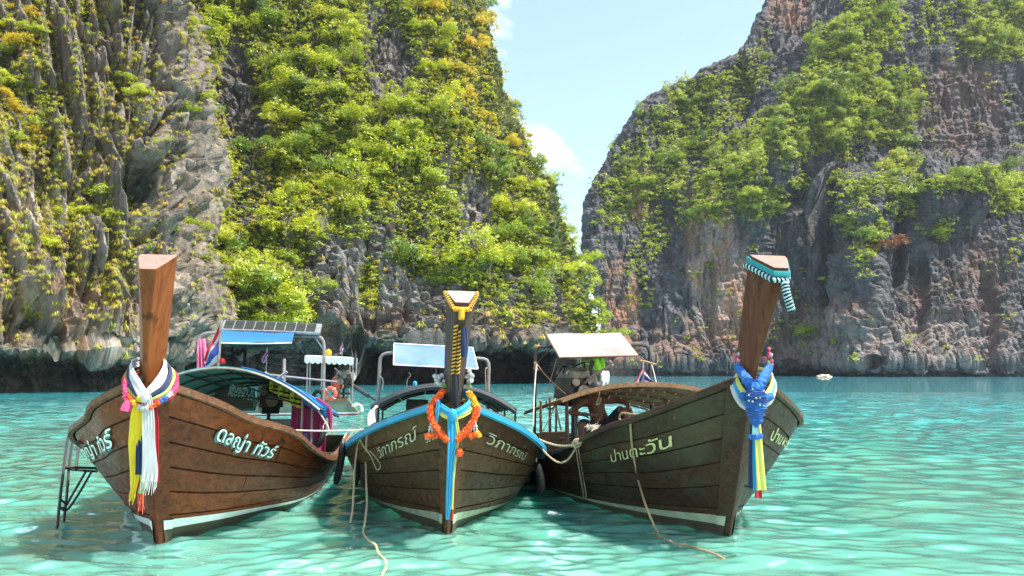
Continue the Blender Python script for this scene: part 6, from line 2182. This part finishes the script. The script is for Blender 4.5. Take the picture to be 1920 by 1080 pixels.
rope(px([(1004, 678, 12.7), (1020, 700, 12.7), (1042, 722, 12.6), (1060, 738, 12.4)]), 0.008, MT['rope_brown'], 'brown cord slanting from the left gantry post to the engine')
rope(px([(1044, 672, 12.6), (1036, 700, 12.6), (1024, 738, 12.6)]), 0.006, MT['rope_brown'], 'thin orange-brown cord hanging from the white roof corner')
rope(px([(1200, 676, 12.6), (1212, 678, 12.6), (1224, 682, 12.6), (1231, 683, 12.6)]), 0.016, MT['rope_brown'], 'rope lashing on the right gantry post of the right boat', n=16)
rope(px([(1002, 680, 12.75), (1008, 686, 12.7), (1001, 690, 12.75), (1008, 694, 12.7), (1002, 684, 12.72)]), 0.014, MT['rope_brown'], 'rope lashing on the left gantry post of the right boat', n=30)
rope(px([(1222, 684, 12.5), (1228, 706, 12.3), (1233, 730, 12.0)]), 0.006, MT['rope_pale'], 'pale cord hanging from the right gantry post of the right boat', n=14)
rope(px([(1042, 762, 10.9), (1048, 790, 10.8), (1052, 806, 10.8)]), 0.014, MT['rope_brown'], 'brown rope hanging inside the stern cage of the right boat', n=14)
rope(px([(1018, 808, 10.7), (1030, 785, 10.8), (1040, 762, 10.9), (1041, 748, 11.0)]), 0.006, MT['rope_brown'], 'thin cord rising behind the stern cage of the right boat', n=16)
rope(px([(1124, 735, 10.8), (1122, 748, 10.75), (1118, 758, 10.75), (1124, 756, 10.75), (1127, 746, 10.77)]), 0.010, MT['rope'], 'short rope bow tied on the canopy edge above the man', n=24)
rope(px([(712, 705, 13.25), (718, 712, 13.2), (717, 732, 13.2)]), 0.008, MT['rope_pale'], 'pale cord tied on the left gantry post of the middle boat', n=16)
rope(px([(914, 690, 13.25), (910, 694, 13.2), (911, 730, 13.2)]), 0.009, MT['rope_brown'], 'brown cord tied on the right gantry post of the middle boat', n=16)
rope(px([(766, 698, 13.0), (770, 704, 13.0), (764, 712, 13.0), (763, 728, 13.0)]), 0.006, MT['rope_pale'], 'thin cord dangling below the faded blue tarp', n=18)
mb = MB()
for k in range(5):
    mb.tube(catmull(px([(704 + k, 762, 10.9), (700 - k * 2, 772 + k, 10.6), (703 - k * 3, 792 + k * 2, 10.3)]), 8), 0.012, 5)
solo(mb, 'rope_bundle', MT['rope_pale'], 'bundle of pale rope ends at the left canopy post of the middle boat', 'rope')

# --- the man on the right boat
MT['skin'] = simple('brown_skin', (0.20, 0.085, 0.05), 0.5, 0.12, 6)
MT['hair'] = simple('black_hair', (0.012, 0.010, 0.010), 0.6, 0.3, 40)
MT['shorts'] = cloth('dark_shorts', (0.02, 0.022, 0.03))


def skin_body(J, E, rad, root):
    me = bpy.data.meshes.new('person')
    me.from_pydata([tuple(p) for p in J], E, [])
    ob = bpy.data.objects.new('person', me)
    COL.objects.link(ob)
    md = ob.modifiers.new('Skin', 'SKIN')
    md.use_smooth_shade = True
    sv = me.skin_vertices[0].data
    for i, r in enumerate(rad):
        sv[i].radius = (r, r) if np.isscalar(r) else r
        sv[i].use_root = (i == root)
    s = ob.modifiers.new('Sub', 'SUBSURF')
    s.levels = s.render_levels = 2
    out = bpy.data.meshes.new_from_object(ob.evaluated_get(bpy.context.evaluated_depsgraph_get()))
    bpy.data.objects.remove(ob)
    bpy.data.meshes.remove(me)
    return out


DM = 11.5
Jn = {}
J, E, Rr = [], [], []


def jn(n, p, r, par=None):
    Jn[n] = len(J)
    J.append(np.asarray(p, float))
    Rr.append(r)
    if par is not None:
        E.append((Jn[par], Jn[n]))


pel = at(1128, 801, DM)
jn('pel', pel, (0.135, 0.115))
jn('belly', at(1124, 783, DM - .02), (0.135, 0.11), 'pel')
jn('chest', at(1117, 762, DM - .02), (0.15, 0.115), 'belly')
jn('neck0', at(1116, 748, DM + .0), 0.075, 'chest')
jn('neck', at(1117, 741, DM - .02), 0.058, 'neck0')
jn('head', at(1118, 733, DM - .05), (0.085, 0.095), 'neck')
jn('crown', at(1119, 724, DM - .07), (0.065, 0.075), 'head')
for sd, sh, el, wr, hd, dd in (('l', (1092, 753), (1068, 774), (1098, 777), (1112, 778), -.16), ('r', (1142, 750), (1170, 751), (1180, 764), (1183, 772), -.20)):
    jn('sh' + sd, at(*sh, DM - .02), 0.07, 'neck0')
    jn('ua' + sd, at((sh[0] + el[0]) / 2, (sh[1] + el[1]) / 2, DM - .05), 0.052, 'sh' + sd)
    jn('el' + sd, at(*el, DM - .12), 0.042, 'ua' + sd)
    jn('fa' + sd, at((el[0] * .6 + wr[0] * .4), (el[1] * .6 + wr[1] * .4), DM - .15), 0.041, 'el' + sd)
    jn('wr' + sd, at(*wr, DM + dd), 0.027, 'fa' + sd)
    jn('pa' + sd, at(*hd, DM + dd - .02), (0.036, 0.02), 'wr' + sd)
    w_ = J[Jn['wr' + sd]]
    p_ = J[Jn['pa' + sd]]
    d_ = (p_ - w_) / np.linalg.norm(p_ - w_)
    s_ = np.cross(d_, [0, 1, 0.2])
    s_ /= np.linalg.norm(s_)
    for k, ln in enumerate((0.062, 0.074, 0.07, 0.055)):
        b_ = p_ + s_ * (k - 1.5) * 0.022 + d_ * 0.02
        jn(f'f{sd}{k}a', b_ + d_ * ln * .55, 0.0095, 'pa' + sd)
        jn(f'f{sd}{k}b', b_ + d_ * ln + np.array([0, .012, -0.018]), 0.0078, f'f{sd}{k}a')
    jn(f't{sd}a', w_ + d_ * 0.03 - s_ * 0.045, 0.011, 'wr' + sd)
    jn(f't{sd}b', w_ + d_ * 0.065 - s_ * 0.055, 0.009, f't{sd}a')
for sd, hp, kn, an in (('L', (1112, 806), (1090, 796), (1092, 838)), ('R', (1140, 804), (1171, 766), (1184, 818))):
    jn('hp' + sd, at(*hp, DM - .05), 0.105, 'pel')
    jn('th' + sd, at((hp[0] + kn[0]) / 2, (hp[1] + kn[1]) / 2, DM - .2), 0.085, 'hp' + sd)
    jn('kn' + sd, at(*kn, DM - .32), 0.06, 'th' + sd)
    jn('sk' + sd, at(kn[0] * .65 + an[0] * .35, kn[1] * .65 + an[1] * .35, DM - .3), 0.058, 'kn' + sd)
    jn('an' + sd, at(*an, DM - .25), 0.036, 'sk' + sd)
    jn('ft' + sd, at(an[0] + 2, an[1] + 6, DM - .42), 0.034, 'an' + sd)
me = skin_body(J, E, Rr, 0)
base = pel - np.array([0, 0, 0.12])
man = thing('person', 'shirtless man in dark shorts sitting with one arm over his knee aboard the right boat', 'person', base)
co = np.zeros(len(me.vertices) * 3)
me.vertices.foreach_get('co', co)
co = (co.reshape(-1, 3) - base).astype(np.float32)
me.vertices.foreach_set('co', co.ravel())
me.materials.append(MT['skin'])
link('body', me, man)
mb = MB().ball(at(1118.5, 727, DM - .03), 0.105, 12, sq=(0.95, 1.0, 1.0), rough=0.02)
part(mb, 'hair', MT['hair'], man, True)
hp = J[Jn['head']]
mb = MB().ball(hp + [0, -0.10, -0.02], 0.02, 6, sq=(.8, 1, 1.2)).ball(hp + [0.085, 0, -0.01], 0.022, 6, sq=(.4, 1, 1.4)).ball(hp + [-0.085, 0, -0.01], 0.022, 6, sq=(.4, 1, 1.4))
part(mb, 'face_features', MT['skin'], man, True)
mb = MB()
for sd in 'LR':
    a_, b_, c_ = J[Jn['pel']], J[Jn['hp' + sd]], J[Jn['kn' + sd]]
    mb.tube(catmull([a_ + [0, 0, 0.05], b_, (b_ + c_) / 2, b_ * .12 + c_ * .88], 12), [0.14, 0.145, 0.14, 0.132, 0.126, 0.12, 0.116, 0.112, 0.108, 0.104, 0.10, 0.095], 12)
part(mb, 'shorts', MT['shorts'], man, True)
part(MB().torus(J[Jn['wrl']] + [-.01, 0, 0], 0.033, 0.008, axis=(1, 0, 0), seg=14, sub=6), 'wristband', MT['c_cyan'], man, True)

# --- the smaller boat further out, seen between the left and middle boats
HD = Hull(-13.55, 28.9, -80, 0, 0.5, [0.05, 0.30, 0.5, 0.7, 0.9, 1.0, 1.0, 0.95, 0.7], [1.3, 1.15, 1.0, 0.85, 0.70, 0.6, 0.52, 0.55, 0.7], [0.02, 0.1, 0.25, 0.4, 0.65, 0.8, 0.85, 0.75, 0.3])
bD = boat_root(HD, 'longtail_boat', 'small grey-green longtail boat with a white scalloped canopy lying further out by the cave', GRP)
MT['hull_d'] = simple('grey_green_hull', (0.16, 0.17, 0.12), 0.5, 0.25, 4, dirt=(0.10, 0.08, 0.05))
MT['red_paint'] = simple('red_bottom_paint', (0.40, 0.06, 0.05), 0.5, 0.2, 4)
mb = MB()
ws = np.linspace(0, 1, 10)
for sd in (1, -1):
    mb.grid(HD.pt(sd, LS[:, None], ws[None, :], 0.0), flip=sd > 0)
    mb.grid(HD.pt(sd, LS[:, None], ws[None, :], -0.04), flip=sd < 0)
tr = [HD.pt(1, HD.L, w) for w in ws] + [HD.pt(-1, HD.L, w) for w in ws[::-1]]
mb.add(np.array(tr), [tuple(range(len(tr)))])
hd = part(mb, 'hull', MT['hull_d'], bD)
for nm, za, zb, mt in (('painted_stripe', 0.10, 0.05, 'stripe_a'), ('bottom_paint', 0.05, -0.2, 'red_paint')):
    mb = MB()
    for sd in (1, -1):
        w = np.stack([HD.w_of_z(LS, za + 0 * LS), HD.w_of_z(LS, zb + 0 * LS)], 1)
        mb.grid(HD.pt(sd, LS[:, None], w, 0.012), flip=sd > 0)
    part(mb, nm, MT[mt], hd)
lg = np.linspace(0.05, 7.8, 30)
for sd in (1, -1):
    ring = [HD.gun(sd, lg, u, o_) for o_, u in ((-0.05, -0.05), (0.05, -0.05), (0.05, 0.04), (-0.05, 0.04))]
    part(MB().grid(np.stack(ring + ring[:1], 1), flip=sd < 0), 'rub_rail', MT['rail_wood'], bD)
mb = MB()
n = 37
t = np.linspace(0, 1, n)
fa = np.array([HD.at(571 + 92 * k, 668 + 4 * k, 29.2) for k in t])
bk = np.array([HD.at(576 + 84 * k, 666 + 4 * k, 31.2) for k in t])
lo = fa + np.stack([0 * t, 0 * t, -0.20 - 0.07 * np.abs(np.sin(t * math.pi * 9))], 1)
part(MB().sheet(np.stack([bk, fa, lo]), 0.02), 'canopy', MT['c_white'], bD)
mb = MB()
for xx, D in ((577, 29.4), (604, 29.4), (662, 29.4), (582, 31.0), (656, 31.0)):
    a_ = HD.at(xx, 672, D)
    part(MB().bar(a_, (a_[0], a_[1], 0.5), 0.03, 6), 'canopy_post', MT['pipe'], bD)
engine(bD, HD.at(645, 712, 29.8), 1.15, 1.3, shaft=HD.at(704, 750, 29.0))
part(MB().bar(HD.at(651, 715, 29.8), HD.at(690, 742, 29.2), 0.075, 8), 'shaft_housing', MT['pipe_dark'], bD)
part(MB().box(HD.at(640, 738, 30), (0.9, 0.7, 0.05)), 'stern_deck', MT['inner'], bD)
o = thing('life_ring', 'orange and white life ring hung at the rail of the far boat', 'life ring', at(620, 752, 28.6))
part(MB().torus(at(620, 738, 28.6), 0.20, 0.07, axis=(0.35, 1, 0), seg=24), 'ring_body', MT['c_coral'], o, True)
mb = MB()
for k in range(4):
    a_ = k * math.pi / 2 + 0.4
    q = Vector((0, 0, 1)).rotation_difference(Vector((0.35, 1, 0)).normalized()).to_matrix()
    mb.torus(at(620, 738, 28.6) + np.array(q @ Vector((0.20 * math.cos(a_), 0.20 * math.sin(a_), 0))), 0.073, 0.012, axis=tuple(q @ Vector((-math.sin(a_), math.cos(a_), 0))), seg=12, sub=6)
part(mb, 'white_band', MT['c_white'], o, True)
solo(MB().torus(at(597, 744, 28.7), 0.20, 0.075, axis=(0.3, 1, 0), seg=22), 'tyre', MT['black'], 'black tyre hung as a fender left of the orange life ring', 'tyre')
for k, (xx, yy) in enumerate(((656, 772), (672, 768), (679, 770))):
    pass
mb = MB()
for k in range(4):
    mb.tube(catmull(px([(660 + k * 2, 762, 29), (668 + k * 2, 756 + k, 29), (676 + k, 762, 29), (677 + k, 772, 29)]), 10), 0.03, 6)
solo(mb, 'stern_hose', MT['rope_pale'], 'curved pale hoses drooping at the stern of the far boat', 'hose')
solo(MB().ball(at(616, 662, 30.5), 0.13, 10, sq=(1, 1, 1.2)).ball(at(616, 657.5, 30.5), 0.07, 8), 'float', MT['c_gold'], 'small orange-yellow float standing on the white scalloped canopy', 'float')
o = thing('person', 'distant boatman in a red top standing at the stern of the far boat', 'person', at(632, 745, 29.6))
J, E, Rr, Jn = [], [], [], {}
jn('pel', at(633, 729, 29.6), (0.13, 0.11))
jn('ch', at(633, 714, 29.6), (0.15, 0.11), 'pel')
jn('nk', at(633, 707, 29.6), 0.06, 'ch')
jn('hd', at(632, 701, 29.6), (0.09, 0.10), 'nk')
for sx in (-1, 1):
    jn(f's{sx}', at(633 + sx * 8, 710, 29.6), 0.065, 'nk')
    jn(f'e{sx}', at(633 + sx * 11, 720, 29.5), 0.045, f's{sx}')
    jn(f'h{sx}', at(633 + sx * 9, 729, 29.4), 0.035, f'e{sx}')
    jn(f'k{sx}', at(633 + sx * 4, 744, 29.5), 0.06, 'pel')
    jn(f'a{sx}', at(633 + sx * 4, 760, 29.6), 0.04, f'k{sx}')
me = skin_body(J, E, Rr, 0)
co = np.zeros(len(me.vertices) * 3)
me.vertices.foreach_get('co', co)
co = (co.reshape(-1, 3) - np.array(o.location)).astype(np.float32)
me.vertices.foreach_set('co', co.ravel())
me.materials.append(MT['skin'])
link('body', me, o)
part(MB().tube([J[Jn['ch']] + [0, 0, 0.14], J[Jn['ch']], J[Jn['pel']] + [0, 0, 0.02]], [0.17, 0.185, 0.165], 12), 'shirt', MT['c_coral'], o, True)
part(MB().ball(J[Jn['hd']] + [0, 0.02, 0.04], 0.115, 10), 'hair', MT['hair'], o, True)
